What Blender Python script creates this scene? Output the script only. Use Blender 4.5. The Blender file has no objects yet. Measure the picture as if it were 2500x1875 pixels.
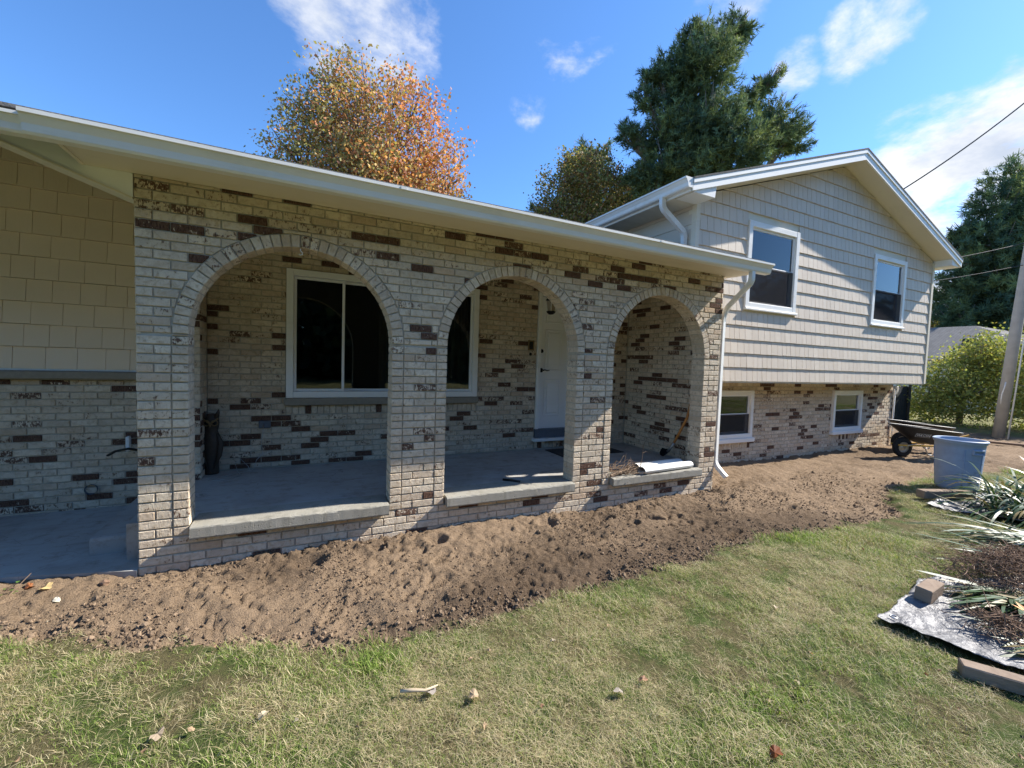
import bpy, math, random
import numpy as np
from mathutils import Vector, Matrix
random.seed(7)
rng = np.random.default_rng(7)
R = math.radians
SC = bpy.context.scene
COL = SC.collection

# ------------------------------------------------------------------ camera
CAM = (1.0698, -3.8797, 1.6102)
yaw, pit, rol = 0.4556, -0.0516, 0.0327
fw = Vector((math.sin(yaw)*math.cos(pit), math.cos(yaw)*math.cos(pit), math.sin(pit)))
rt = Vector((math.cos(yaw), -math.sin(yaw), 0)); up = rt.cross(fw)
r2 = rt*math.cos(rol)+up*math.sin(rol); u2 = -rt*math.sin(rol)+up*math.cos(rol)
cd = bpy.data.cameras.new('camera'); cam = bpy.data.objects.new('camera', cd); COL.objects.link(cam)
cd.sensor_fit = 'HORIZONTAL'; cd.sensor_width = 36; cd.lens = 1039.86/2500*36
cd.clip_start = 0.05; cd.clip_end = 3000
cam.matrix_world = Matrix(((r2.x, u2.x, -fw.x, CAM[0]), (r2.y, u2.y, -fw.y, CAM[1]), (r2.z, u2.z, -fw.z, CAM[2]), (0, 0, 0, 1)))
SC.camera = cam
SC.cycles.diffuse_bounces = 8; SC.cycles.max_bounces = 14; SC.cycles.transparent_max_bounces = 12
def scr(P):
    d = Vector(P)-Vector(CAM); w = max(d.dot(fw), .05)
    return (1250+1039.86*d.dot(r2)/w, 937.5-1039.86*d.dot(u2)/w)

# ------------------------------------------------------------------ sun, sky, exposure
SUN = Vector((2.74, -0.55, 2.285)).normalized()
sl = bpy.data.lights.new('sun', 'SUN'); sl.energy = 4.5; sl.angle = R(0.55); sl.color = (1.0, 0.94, 0.85)
so = bpy.data.objects.new('sun', sl); COL.objects.link(so)
so.rotation_euler = SUN.to_track_quat('Z', 'Y').to_euler()
SC.view_settings.view_transform = 'Standard'; SC.view_settings.look = 'None'
SC.view_settings.gamma = 1; SC.view_settings.use_curve_mapping = False
SC.view_settings.exposure = 1.28
SKY_STRENGTH = 0.105
W = bpy.data.worlds.new('World'); SC.world = W; W.use_nodes = True

class NT:
    """tiny helper for node trees"""
    def __init__(s, tree): s.t = tree; s.n = tree.nodes; s.l = tree.links
    def add(s, typ, **kw):
        nd = s.n.new(typ)
        for k, v in kw.items():
            if k == 'ins':
                for a, b in v.items():
                    if isinstance(b, bpy.types.NodeSocket): s.l.new(b, nd.inputs[a])
                    else: nd.inputs[a].default_value = b
            else: setattr(nd, k, v)
        return nd
    def math(s, op, a, b=None, c=None, clamp=False):
        nd = s.n.new('ShaderNodeMath'); nd.operation = op; nd.use_clamp = clamp
        for i, v in enumerate((a, b, c)):
            if v is None: continue
            if isinstance(v, bpy.types.NodeSocket): s.l.new(v, nd.inputs[i])
            else: nd.inputs[i].default_value = v
        return nd.outputs[0]
    def smooth(s, v, a, b):
        nd = s.add('ShaderNodeMapRange', interpolation_type='SMOOTHSTEP', ins={0: v, 1: a, 2: b, 3: 0., 4: 1.})
        return nd.outputs[0]
    def mix(s, f, a, b, mode='MIX'):
        nd = s.n.new('ShaderNodeMix'); nd.data_type = 'RGBA'; nd.blend_type = mode
        for i, v in ((0, f), (6, a), (7, b)):
            if isinstance(v, bpy.types.NodeSocket): s.l.new(v, nd.inputs[i])
            else: nd.inputs[i].default_value = (v if i == 0 else (tuple(v)+(1,) if len(v) == 3 else v))
        return nd.outputs[2]
    def noise(s, vec, scale, detail=4, rough=.55, dist=0.):
        nd = s.add('ShaderNodeTexNoise', ins={'Scale': scale, 'Detail': detail, 'Roughness': rough, 'Distortion': dist})
        if vec is not None: s.l.new(vec, nd.inputs['Vector'])
        return nd.outputs['Fac']
    def mapping(s, vec, scale=(1, 1, 1), loc=(0, 0, 0)):
        nd = s.add('ShaderNodeMapping', ins={'Scale': scale, 'Location': loc}); s.l.new(vec, nd.inputs[0]); return nd.outputs[0]

wt = NT(W.node_tree); W.node_tree.nodes.clear()
tc = wt.add('ShaderNodeTexCoord').outputs['Generated']
sky = wt.add('ShaderNodeTexSky', sky_type='NISHITA', sun_disc=False)
sky.sun_elevation = math.asin(SUN.z); sky.sun_rotation = math.atan2(SUN.x, SUN.y)
sky.altitude = 250; sky.air_density = 1.0; sky.dust_density = 0.35; sky.ozone_density = 2.2
nrm = wt.add('ShaderNodeVectorMath', operation='NORMALIZE', ins={0: tc}).outputs[0]
sep = wt.add('ShaderNodeSeparateXYZ', ins={0: nrm})
den = wt.math('ADD', wt.math('MAXIMUM', sep.outputs[2], 0.0), 0.16)
pl = wt.add('ShaderNodeCombineXYZ', ins={0: wt.math('DIVIDE', sep.outputs[0], den), 1: wt.math('DIVIDE', sep.outputs[1], den), 2: 0.0}).outputs[0]
n1 = wt.noise(pl, 1.9, 9, .60, .35)
n2 = wt.noise(wt.mapping(pl, (1, 1, 1), (7.3, 2.2, 1.0)), .55, 3, .5)
base = wt.math('ADD', wt.math('MULTIPLY', n1, .95), wt.math('SUBTRACT', wt.math('MULTIPLY', n2, .40), .165))
# cumulus banks: direction (unit vector) and angular radius
def dirof(px, py): return (fw+r2*(px-1250)/1039.86-u2*(py-937.5)/1039.86).normalized()
CLOUDS = [(820, 30, 8, .62), (950, 70, 8, .66), (1405, 85, 6, .55), (1780, 15, 6, .55), (2110, 70, 5, .55), (1950, 150, 3.4, .45),
          (2240, 395, 7.5, .66), (2360, 430, 9, .72), (2475, 370, 9, .70), (2440, 500, 8, .66), (2290, 690, 6, .55), (1290, 265, 3.0, .24), (1340, 15, 4, .42)]
tot = None
for px, py, rad, amp in CLOUDS:
    d = dirof(px, py)
    dt = wt.add('ShaderNodeVectorMath', operation='DOT_PRODUCT', ins={0: nrm, 1: tuple(d)}).outputs['Value']
    b = wt.math('MULTIPLY', wt.smooth(dt, math.cos(R(rad)), math.cos(R(rad*.2))), amp)
    tot = b if tot is None else wt.math('MAXIMUM', tot, b)
fine = wt.math('ADD', wt.math('MULTIPLY', wt.math('SUBTRACT', n1, .5), 2.3), wt.math('MULTIPLY', wt.math('SUBTRACT', wt.noise(pl, 8.0, 7, .65), .5), .75))
cov1 = wt.math('MULTIPLY', wt.smooth(wt.math('ADD', tot, fine), .24, .82), wt.smooth(tot, .02, .2))
cov2 = wt.smooth(wt.math('ADD', base, wt.math('MULTIPLY', wt.noise(pl, 9.0, 6, .65), .10)), .70, .88)
cov = wt.math('MAXIMUM', cov1, cov2)
shade = wt.smooth(wt.noise(wt.mapping(pl, (1, 1, 1), (.05, .12, 3.0)), 2.6, 6, .6), .32, .68)
ccol = wt.mix(shade, (2.5, 2.85, 3.5), (4.7, 4.7, 4.7))
skc = wt.mix(1.0, sky.outputs[0], (0.53, 0.80, 1.08), 'MULTIPLY')
mixc = wt.mix(cov, skc, ccol)
bg = wt.add('ShaderNodeBackground', ins={0: mixc, 1: SKY_STRENGTH})
wo = wt.add('ShaderNodeOutputWorld'); wt.l.new(bg.outputs[0], wo.inputs[0])

# ------------------------------------------------------------------ materials
MATS = {}
def pmat(name, fn):
    m = bpy.data.materials.new(name); m.use_nodes = True
    t = NT(m.node_tree); t.n.clear()
    out = t.add('ShaderNodeOutputMaterial'); sh = fn(t)
    t.l.new(sh, out.inputs[0]); MATS[name] = m; return m
def pos(t): return t.add('ShaderNodeNewGeometry').outputs['Position']
def princ(t, col, rough=.8, bump=None, bstr=.3, bdist=.01, metal=0., spec=.3):
    p = t.add('ShaderNodeBsdfPrincipled', ins={'Roughness': rough, 'Metallic': metal, 'Specular IOR Level': spec})
    if isinstance(col, bpy.types.NodeSocket): t.l.new(col, p.inputs['Base Color'])
    else: p.inputs['Base Color'].default_value = tuple(col)+(1,)
    if isinstance(rough, bpy.types.NodeSocket): t.l.new(rough, p.inputs['Roughness'])
    if bump is not None:
        b = t.add('ShaderNodeBump', ins={'Strength': bstr, 'Distance': bdist, 'Height': bump}); t.l.new(b.outputs[0], p.inputs['Normal'])
    return p.outputs[0]
def attr(t, name): return t.add('ShaderNodeAttribute', attribute_name=name).outputs['Color']

def m_brick(t):
    P = pos(t); s = t.add('ShaderNodeSeparateColor', ins={0: attr(t, 'tint')})
    dark, hue, rnd = s.outputs[0], s.outputs[1], s.outputs[2]
    a = t.noise(P, 28, 5, .62, .6); v = t.noise(t.mapping(P, (130, 130, 34)), 1, 4, .6)
    g = t.noise(P, 7, 3); f = t.noise(P, 220, 3, .6)
    base = t.mix(t.math('MULTIPLY', rnd, .9), (.75, .65, .505), (.54, .465, .36))
    base = t.mix(t.math('MULTIPLY', hue, .75), base, (.52, .34, .21))
    base = t.mix(t.math('MULTIPLY', t.smooth(a, .44, .66), .62), base, (.45, .335, .215))
    base = t.mix(t.math('MULTIPLY', t.smooth(g, .35, .75), .35), base, (.36, .31, .245))
    mm = t.math('ADD', t.math('ADD', t.math('MULTIPLY', a, .55), t.math('MULTIPLY', v, .45)), t.math('MULTIPLY', dark, .46))
    dm = t.smooth(mm, .685, .735)
    dk = t.mix(t.smooth(v, .35, .65), (.06, .03, .022), (.16, .095, .066))
    col = t.mix(dm, base, dk)
    pit_ = t.smooth(f, .66, .72)
    col = t.mix(t.math('MULTIPLY', pit_, .45), col, (.12, .09, .07))
    h = t.math('ADD', t.math('MULTIPLY', v, .6), t.math('ADD', t.math('MULTIPLY', f, .35), t.math('MULTIPLY', a, .8)))
    return princ(t, col, .9, h, .9, .009, spec=.12)
pmat('brick', m_brick)
def m_mortar(t):
    P = pos(t); n = t.noise(P, 12, 4); f = t.noise(P, 160, 4)
    return princ(t, t.mix(n, (.38, .35, .29), (.52, .475, .395)), .95, f, .6, .004, spec=.1)
pmat('mortar', m_mortar)
def m_conc(t):
    P = pos(t); n = t.noise(P, 2.2, 5, .6, .4); f = t.noise(P, 120, 4); s = t.smooth(t.noise(t.mapping(P, (3, 14, 6)), 1, 5, .65), .50, .72)
    pit_ = t.smooth(t.noise(P, 45, 2), .70, .76)
    c = t.mix(n, (.29, .28, .26), (.43, .42, .395)); c = t.mix(t.math('MULTIPLY', s, .45), c, (.20, .18, .155))
    cr = t.smooth(t.math('ABSOLUTE', t.math('SUBTRACT', t.noise(P, .5, 5, .55, .3), .5)), .0016, .0)
    c = t.mix(t.math('MULTIPLY', cr, .6), c, (.12, .11, .10))
    c = t.mix(t.math('MULTIPLY', t.smooth(t.noise(P, 7, 6, .75), .50, .70), .6), c, (.20, .17, .13))
    c = t.mix(t.math('MULTIPLY', t.smooth(t.noise(t.mapping(P, (1, 1, 1), (4, 2, 0)), 1.3, 4, .6), .48, .66), .5), c, (.24, .21, .175))
    c = t.mix(t.math('MULTIPLY', pit_, .6), c, (.14, .13, .12))
    return princ(t, c, .85, t.math('SUBTRACT', f, t.math('MULTIPLY', pit_, 2.)), .35, .004, spec=.2)
pmat('concrete', m_conc)
def m_sill(t):
    P = pos(t); n = t.noise(P, 3.5, 5, .65, .4); f = t.noise(P, 120, 4); pit_ = t.smooth(t.noise(P, 55, 2), .66, .72)
    c = t.mix(n, (.215, .20, .165), (.36, .345, .30)); c = t.mix(t.math('MULTIPLY', t.smooth(t.noise(t.mapping(P, (10, 10, 3)), 1, 5, .7), .5, .7), .5), c, (.15, .14, .11))
    c = t.mix(t.math('MULTIPLY', pit_, .7), c, (.08, .07, .06))
    return princ(t, c, .9, t.math('SUBTRACT', f, t.math('MULTIPLY', pit_, 2.5)), .5, .006, spec=.15)
pmat('sill_concrete', m_sill)
def m_shake(c1, c2):
    def fn(t):
        P = pos(t); gz = t.noise(t.mapping(P, (95, 95, 5)), 1, 4, .6); n = t.noise(P, 1.6, 3)
        s = t.add('ShaderNodeSeparateColor', ins={0: attr(t, 'tint')})
        c = t.mix(s.outputs[2], c1, c2); c = t.mix(t.math('MULTIPLY', n, .25), c, (.40, .36, .30))
        return princ(t, c, .55, gz, .5, .004, spec=.3)
    return fn
pmat('shake', m_shake((.68, .59, .485), (.62, .53, .43)))
pmat('shake_bounce', m_shake((.88, .72, .55), (.84, .68, .51)))  # gable siding again, lightened and warmed to stand in for bounce light
def m_white(c, dirt=.35, rough=.45):
    def fn(t):
        P = pos(t); n = t.smooth(t.noise(t.mapping(P, (1.3, 5, 7)), 1, 5, .65), .50, .78); f = t.noise(P, 6, 4)
        return princ(t, t.mix(t.math('MULTIPLY', n, dirt), c, (c[0]*.62, c[1]*.60, c[2]*.52)), rough, f, .06, .004, spec=.4)
    return fn
pmat('white_paint', m_white((.80, .795, .77)))
pmat('gutter_white', m_white((.76, .755, .72), .4, .38))
pmat('soffit_cream', m_white((.70, .635, .51), .3, .6))
pmat('vinyl_white', m_white((.80, .80, .80), .15, .4))
pmat('door_white', m_white((.78, .79, .80), .15, .4))
def plain(name, c, rough=.6, metal=0., spec=.4, nscale=30, var=.25, bs=.15):
    def fn(t):
        P = pos(t); n = t.noise(P, nscale, 4)
        return princ(t, t.mix(n, tuple(x*(1-var) for x in c), tuple(min(1, x*(1+var)) for x in c)), rough, n, bs, .004, metal, spec)
    return pmat(name, fn)
plain('ledge_stone', (.27, .235, .185), .85)
plain('dark_metal', (.02, .02, .02), .4, .6)
plain('galv', (.45, .46, .47), .4, .9)
plain('black_poly', (.022, .022, .024), .45, spec=.5)
plain('tyre', (.02, .02, .02), .85)
plain('white_print', (.75, .75, .75), .6)
plain('yellow_wood', (.62, .36, .07), .55)
plain('orange_wood', (.48, .20, .05), .5)
def m_timber(t):
    co = t.add('ShaderNodeTexCoord').outputs['Object']; P = pos(t); g = t.noise(t.mapping(P, (9, 9, 60)), 1, 5, .65, 1.2); n = t.noise(P, 5, 4)
    c = t.mix(g, (.15, .105, .075), (.36, .285, .22)); c = t.mix(t.math('MULTIPLY', t.smooth(n, .5, .75), .5), c, (.13, .10, .075))
    return princ(t, c, .9, g, .6, .008, spec=.1)
pmat('grey_wood', m_timber)
plain('pole_wood', (.40, .37, .33), .9, nscale=5, var=.25)
plain('blue_plastic', (.27, .345, .47), .55, spec=.3, nscale=9, var=.2)
plain('owl_wood', (.05, .036, .026), .6, nscale=25, var=.5)
plain('gold', (.22, .14, .06), .5, .2)
plain('cable_white', (.75, .75, .73), .5)
plain('cable_dark', (.03, .03, .03), .6)
plain('mat_dark', (.035, .032, .03), .95, nscale=120, var=.6)
plain('fence_dark', (.035, .04, .038), .8, nscale=10, var=.4)
plain('twig', (.19, .13, .085), .9, nscale=40, var=.5)
plain('root', (.20, .125, .08), .9, nscale=40, var=.5)
plain('bark', (.20, .17, .145), .95, nscale=8, var=.5, bs=.6)
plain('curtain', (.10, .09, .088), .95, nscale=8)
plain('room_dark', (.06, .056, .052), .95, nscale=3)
plain('plastic_grey', (.10, .12, .15), .5)
plain('amber_glass', (.32, .26, .19), .3)
plain('petal', (.60, .24, .03), .6, nscale=20)
plain('driftwood', (.50, .40, .27), .8, nscale=30, var=.3)
def m_glass(t):
    fr = t.add('ShaderNodeFresnel', ins={'IOR': 1.5})
    gl = t.add('ShaderNodeBsdfGlossy', ins={'Roughness': .015, 'Color': (.95, .97, 1, 1)})
    n = t.noise(pos(t), 1.4, 2); b = t.add('ShaderNodeBump', ins={'Strength': .05, 'Distance': .03, 'Height': n}); t.l.new(b.outputs[0], gl.inputs['Normal'])
    tr = t.add('ShaderNodeBsdfTransparent', ins={'Color': (.72, .75, .74, 1)})
    return t.add('ShaderNodeMixShader', ins={0: t.math('MULTIPLY', fr.outputs[0], 1.25, clamp=True), 1: tr.outputs[0], 2: gl.outputs[0]}).outputs[0]
pmat('glass', m_glass)
def m_screen(t):
    d = t.add('ShaderNodeBsdfDiffuse', ins={0: (.05, .05, .055, 1)})
    tr = t.add('ShaderNodeBsdfTransparent')
    return t.add('ShaderNodeMixShader', ins={0: .5, 1: tr.outputs[0], 2: d.outputs[0]}).outputs[0]
pmat('screen', m_screen)
def m_roof(t):
    P = pos(t)
    b = t.add('ShaderNodeTexBrick', ins={'Vector': P, 'Color1': (.13, .125, .12, 1), 'Color2': (.20, .19, .18, 1), 'Mortar': (.06, .06, .06, 1), 'Scale': 1.0, 'Mortar Size': .006, 'Brick Width': .3, 'Row Height': .14})
    n = t.noise(P, 60, 3)
    return princ(t, t.mix(.4, b.outputs[0], t.mix(n, (.10, .10, .095), (.26, .25, .235))), .95, n, .5, .01, spec=.1)
pmat('roof_shingle', m_roof)
def m_ground(t):
    P = pos(t); d = t.add('ShaderNodeSeparateColor', ins={0: attr(t, 'mask')}); dirt, wet = d.outputs[0], d.outputs[1]
    a = t.noise(P, 3.0, 5, .6, .3); b = t.noise(P, 22, 5, .65); c = t.noise(P, 130, 4, .7)
    dry = t.mix(a, (.205, .145, .094), (.315, .228, .150)); moist = t.mix(b, (.085, .059, .039), (.17, .121, .08))
    w = t.math('ADD', t.math('MULTIPLY', t.math('SUBTRACT', b, .5), .9), wet, clamp=True)
    dc = t.mix(t.smooth(w, .15, .85), dry, moist)
    dc = t.mix(t.math('MULTIPLY', t.smooth(c, .54, .66), .6), dc, (.09, .063, .044))
    dc = t.mix(t.math('MULTIPLY', t.smooth(c, .44, .28), .35), dc, (.36, .28, .20))
    lw = t.mix(b, (.075, .065, .028), (.17, .145, .075)); lw = t.mix(t.smooth(a, .42, .58), lw, (.075, .10, .03))
    far = t.mix(t.noise(P, .35, 4), (.15, .155, .06), (.24, .215, .11))
    lw = t.mix(d.outputs[2], lw, far)
    col = t.mix(t.smooth(dirt, .3, .7), lw, dc)
    return princ(t, col, .95, t.math('ADD', t.math('MULTIPLY', b, .9), t.math('MULTIPLY', c, .6)), 1., .03, spec=.08)
pmat('ground', m_ground)
def m_clod(t):
    P = pos(t); r = t.add('ShaderNodeObjectInfo').outputs['Random']; n = t.noise(P, 90, 3)
    return princ(t, t.mix(n, t.mix(r, (.085, .06, .041), (.21, .15, .10)), t.mix(r, (.13, .092, .063), (.29, .21, .14))), .95, n, .6, .006, spec=.08)
pmat('clod', m_clod)
def m_leaf(trans=.35, rough=.6, spec=.25):
    def fn(t):
        c = attr(t, 'tint')
        p = princ(t, c, rough, spec=spec)
        tr = t.add('ShaderNodeBsdfTranslucent', ins={0: t.mix(1., c, (1.25, 1.2, .7), 'MULTIPLY')})
        return t.add('ShaderNodeMixShader', ins={0: trans, 1: p, 2: tr.outputs[0]}).outputs[0]
    return fn
pmat('leaf', m_leaf()); pmat('needle', m_leaf(.22, .75, .08)); pmat('iris_leaf', m_leaf(.2, .38, .4))
def m_grass(t):
    c = attr(t, 'tint'); r = t.add('ShaderNodeObjectInfo').outputs['Random']; P = pos(t)
    n = t.smooth(t.noise(P, 1.4, 4, .65), .42, .58); n2 = t.smooth(t.noise(t.mapping(P, (1, 1, 0), (3, 9, 0)), 2.6, 3), .42, .6)
    s = t.add('ShaderNodeSeparateColor', ins={0: c}); kind, v = s.outputs[0], s.outputs[1]
    green = t.mix(v, (.105, .175, .028), (.33, .42, .10)); straw = t.mix(v, (.26, .20, .10), (.66, .57, .36))
    f = t.math('ADD', t.math('MULTIPLY', kind, 1.0), t.math('ADD', t.math('MULTIPLY', n, -.42), t.math('ADD', t.math('MULTIPLY', r, .22), t.math('MULTIPLY', n2, -.2))))
    col = t.mix(t.smooth(f, .15, .42), green, straw)
    p = princ(t, col, .6, spec=.2); tr = t.add('ShaderNodeBsdfTranslucent', ins={0: t.mix(1., col, (1.15, 1.2, .7), 'MULTIPLY')})
    return t.add('ShaderNodeMixShader', ins={0: .3, 1: p, 2: tr.outputs[0]}).outputs[0]
pmat('grass', m_grass)
def m_tarp(t):
    P = pos(t); n = t.noise(P, 16, 5, .6, .8); f = t.noise(P, 60, 3)
    return princ(t, t.mix(n, (.10, .10, .105), (.22, .215, .215)), .48, t.math('ADD', n, t.math('MULTIPLY', f, .3)), .8, .02, .05, .4)
pmat('tarp_silver', m_tarp)

# ------------------------------------------------------------------ object helpers
def put(o, parent=None, label=None, cat=None, group=None, kind=None):
    COL.objects.link(o)
    if parent is not None: o.parent = parent
    if label: o['label'] = label
    if cat: o['category'] = cat
    if group: o['group'] = group
    if kind: o['kind'] = kind
    return o
def empty(name, loc=(0, 0, 0), rz=0., **kw):
    o = bpy.data.objects.new(name, None); o.location = loc; o.rotation_euler = (0, 0, rz); o.empty_display_size = .1
    return put(o, **kw)
def npmesh(name, V, F, mat, tint=None, smooth=False, attrname='tint'):
    """V (n,3); F (m,3|4) array or list of tuples"""
    me = bpy.data.meshes.new(name)
    if isinstance(F, np.ndarray):
        V = np.asarray(V, dtype=np.float32); m, k = F.shape
        me.vertices.add(len(V)); me.vertices.foreach_set('co', V.ravel())
        me.loops.add(m*k); me.loops.foreach_set('vertex_index', F.astype(np.int32).ravel())
        me.polygons.add(m); me.polygons.foreach_set('loop_start', np.arange(0, m*k, k, dtype=np.int32)); me.polygons.foreach_set('loop_total', np.full(m, k, dtype=np.int32))
        me.update(calc_edges=True)
    else:
        me.from_pydata([tuple(map(float, v)) for v in V], [], F); me.update()
    if tint is not None:
        a = me.attributes.new(attrname, 'FLOAT_COLOR', 'POINT')
        T = np.ones((len(V), 4), dtype=np.float32); T[:, :3] = np.asarray(tint, dtype=np.float32)
        a.data.foreach_set('color', T.ravel())
    if smooth: me.polygons.foreach_set('use_smooth', np.ones(len(me.polygons), dtype=bool))
    if mat: me.materials.append(MATS[mat])
    return me
class MB:
    def __init__(s): s.v = []; s.f = []; s.t = []
    def add(s, vs, fs, tint=None):
        o = len(s.v); s.v += [tuple(v) for v in vs]; s.f += [tuple(i+o for i in f) for f in fs]
        s.t += [tint or (0, 0, .5)]*len(vs); return s
    def box(s, x0, x1, y0, y1, z0, z1, tint=None, bev=0.):
        if bev <= 0:
            vs = [(x, y, z) for z in (z0, z1) for y in (y0, y1) for x in (x0, x1)]
            return s.add(vs, [(0, 2, 3, 1), (4, 5, 7, 6), (0, 1, 5, 4), (2, 6, 7, 3), (0, 4, 6, 2), (1, 3, 7, 5)], tint)
        b = min(bev, abs(x1-x0)*.45, abs(y1-y0)*.45, abs(z1-z0)*.45); vs = []; idx = {}
        for i, (x, sx) in enumerate(((x0, 1), (x1, -1))):
            for j, (y, sy) in enumerate(((y0, 1), (y1, -1))):
                for k, (z, sz) in enumerate(((z0, 1), (z1, -1))):
                    idx[i, j, k] = (len(vs), len(vs)+1, len(vs)+2)
                    vs += [(x, y+sy*b, z+sz*b), (x+sx*b, y, z+sz*b), (x+sx*b, y+sy*b, z)]
        fs = []
        for i in (0, 1):
            q = [idx[i, j, k][0] for j, k in ((0, 0), (0, 1), (1, 1), (1, 0))]; fs.append(q if i == 0 else q[::-1])
            q = [idx[j, i, k][1] for j, k in ((0, 0), (1, 0), (1, 1), (0, 1))]; fs.append(q if i == 0 else q[::-1])
            q = [idx[j, k, i][2] for j, k in ((0, 0), (0, 1), (1, 1), (1, 0))]; fs.append(q if i == 0 else q[::-1])
        for j in (0, 1):
            for k in (0, 1):
                a, c = idx[0, j, k], idx[1, j, k]; q = [a[1], c[1], c[2], a[2]]; fs.append(q if (j == k) else q[::-1])
                a, c = idx[j, 0, k], idx[j, 1, k]; q = [a[0], a[2], c[2], c[0]]; fs.append(q if (j == k) else q[::-1])
                a, c = idx[j, k, 0], idx[j, k, 1]; q = [a[0], c[0], c[1], a[1]]; fs.append(q if (j == k) else q[::-1])
        for i in (0, 1):
            for j in (0, 1):
                for k in (0, 1):
                    q = list(idx[i, j, k]); fs.append(q if (i+j+k) % 2 == 0 else q[::-1])
        return s.add(vs, fs, tint)
    def tube(s, pts, rad, n=8, caps=True, tint=None, sx=1., sy=1.):
        pts = [Vector(p) for p in pts]; rads = rad if hasattr(rad, '__len__') else [rad]*len(pts)
        vs = []; prev = None
        for i, p in enumerate(pts):
            d = (pts[min(i+1, len(pts)-1)]-pts[max(i-1, 0)])
            d = d.normalized() if d.length > 1e-9 else Vector((0, 0, 1))
            if prev is None:
                a = Vector((0, 0, 1)) if abs(d.z) < .9 else Vector((1, 0, 0)); u = d.cross(a).normalized()
            else:
                u = (prev-d*prev.dot(d)).normalized()
            prev = u; w = d.cross(u)
            for k in range(n):
                an = 2*math.pi*(k+.5)/n
                vs.append(p+u*(math.cos(an)*rads[i]*sx)+w*(math.sin(an)*rads[i]*sy))
        fs = [(i*n+k, i*n+(k+1) % n, (i+1)*n+(k+1) % n, (i+1)*n+k) for i in range(len(pts)-1) for k in range(n)]
        if caps: fs += [tuple(range(n))[::-1], tuple((len(pts)-1)*n+k for k in range(n))]
        return s.add(vs, fs, tint)
    def lathe(s, prof, c, n=32, tint=None, sx=1., sy=1.):
        vs = [(c[0]+r*math.cos(2*math.pi*k/n)*sx, c[1]+r*math.sin(2*math.pi*k/n)*sy, c[2]+z) for r, z in prof for k in range(n)]
        fs = [(i*n+k, i*n+(k+1) % n, (i+1)*n+(k+1) % n, (i+1)*n+k) for i in range(len(prof)-1) for k in range(n)]
        return s.add(vs, fs, tint)
    def extrude(s, prof, fa, fb, tint=None):
        """profile of 2D points swept between maps fa(p) and fb(p)"""
        n = len(prof); vs = [fa(p) for p in prof]+[fb(p) for p in prof]
        fs = [(i, (i+1) % n, n+(i+1) % n, n+i) for i in range(n)]+[tuple(range(n))[::-1], tuple(range(n, 2*n))]
        return s.add(vs, fs, tint)
    def xf(s, M):
        s.v = [tuple(M @ Vector(v)) for v in s.v]; return s
    def mesh(s, name, mat, smooth=False): return npmesh(name, s.v, s.f, mat, s.t, smooth)
    def obj(s, name, mat, parent=None, smooth=False, **kw):
        return put(bpy.data.objects.new(name, s.mesh(name, mat, smooth)), parent, **kw)
def vn(x, y, seed=0):
    x = np.asarray(x, float); y = np.asarray(y, float); xi = np.floor(x); yi = np.floor(y); u = x-xi; v = y-yi
    u = u*u*(3-2*u); v = v*v*(3-2*v)
    def h(a, b):
        q = np.sin(a*127.1+b*311.7+seed*74.7)*43758.5453; return q-np.floor(q)
    return (h(xi, yi)*(1-u)+h(xi+1, yi)*u)*(1-v)+(h(xi, yi+1)*(1-u)+h(xi+1, yi+1)*u)*v
def fbm(x, y, seed=0, oct=4, g=.5):
    s = 0; a = 1; tot = 0
    for i in range(oct):
        s = s+a*(vn(np.asarray(x)*2**i+i*3.7, np.asarray(y)*2**i-i*1.9, seed+i)-.5); tot += a; a *= g
    return s/tot

# ================================================================== HOUSE
house = empty('house', (3, 3, 0), label='whitewashed brick split-level house with an arched front porch', cat='house')
def hp(mb, name, mat, parent=None, smooth=False, **kw):
    return adopt(mb.obj(name, mat, None, smooth, **kw), parent or house)
def adopt(o, parent):
    o.parent = parent; o.matrix_parent_inverse = world_of(parent).inverted(); return o
def world_of(o):
    M = Matrix.LocRotScale(o.location, o.rotation_euler, o.scale)
    return (world_of(o.parent) @ o.matrix_parent_inverse @ M) if o.parent else M

CH = .0677; ZO = .02708; MO = .0095
BR = []     # every brick: wall, verts, faces, tint, screen size
def tint_brick(a, b, seed, soft=False):
    cl = float(vn(a*2.3+seed*9.1, b*2.9, 5+seed)); r = random.random(); k = random.random(); d = .45+.75*max(0, cl-.3)
    if soft: return (random.uniform(.10, .42) if r < .25 else random.uniform(.02, .22), random.uniform(0, .35)*(1.6 if k > .85 else 1), k)
    if seed == 0: d *= 1.45 if b > 2.42 else .65
    elif seed in (6, 11): d *= 1.0
    if r < .055*d: return (random.uniform(.80, 1), .1, k)
    if r < .27*d: return (random.uniform(.42, .80), random.random()*.5, k)
    if r < .52*d: return (random.uniform(.20, .42), random.uniform(.1, .5), k)
    if r > .93: return (random.uniform(.05, .2), random.uniform(.45, .85), k)
    return (random.uniform(0.05, .27), random.uniform(0, .28), k*.75+.25*(r > .8))
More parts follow.
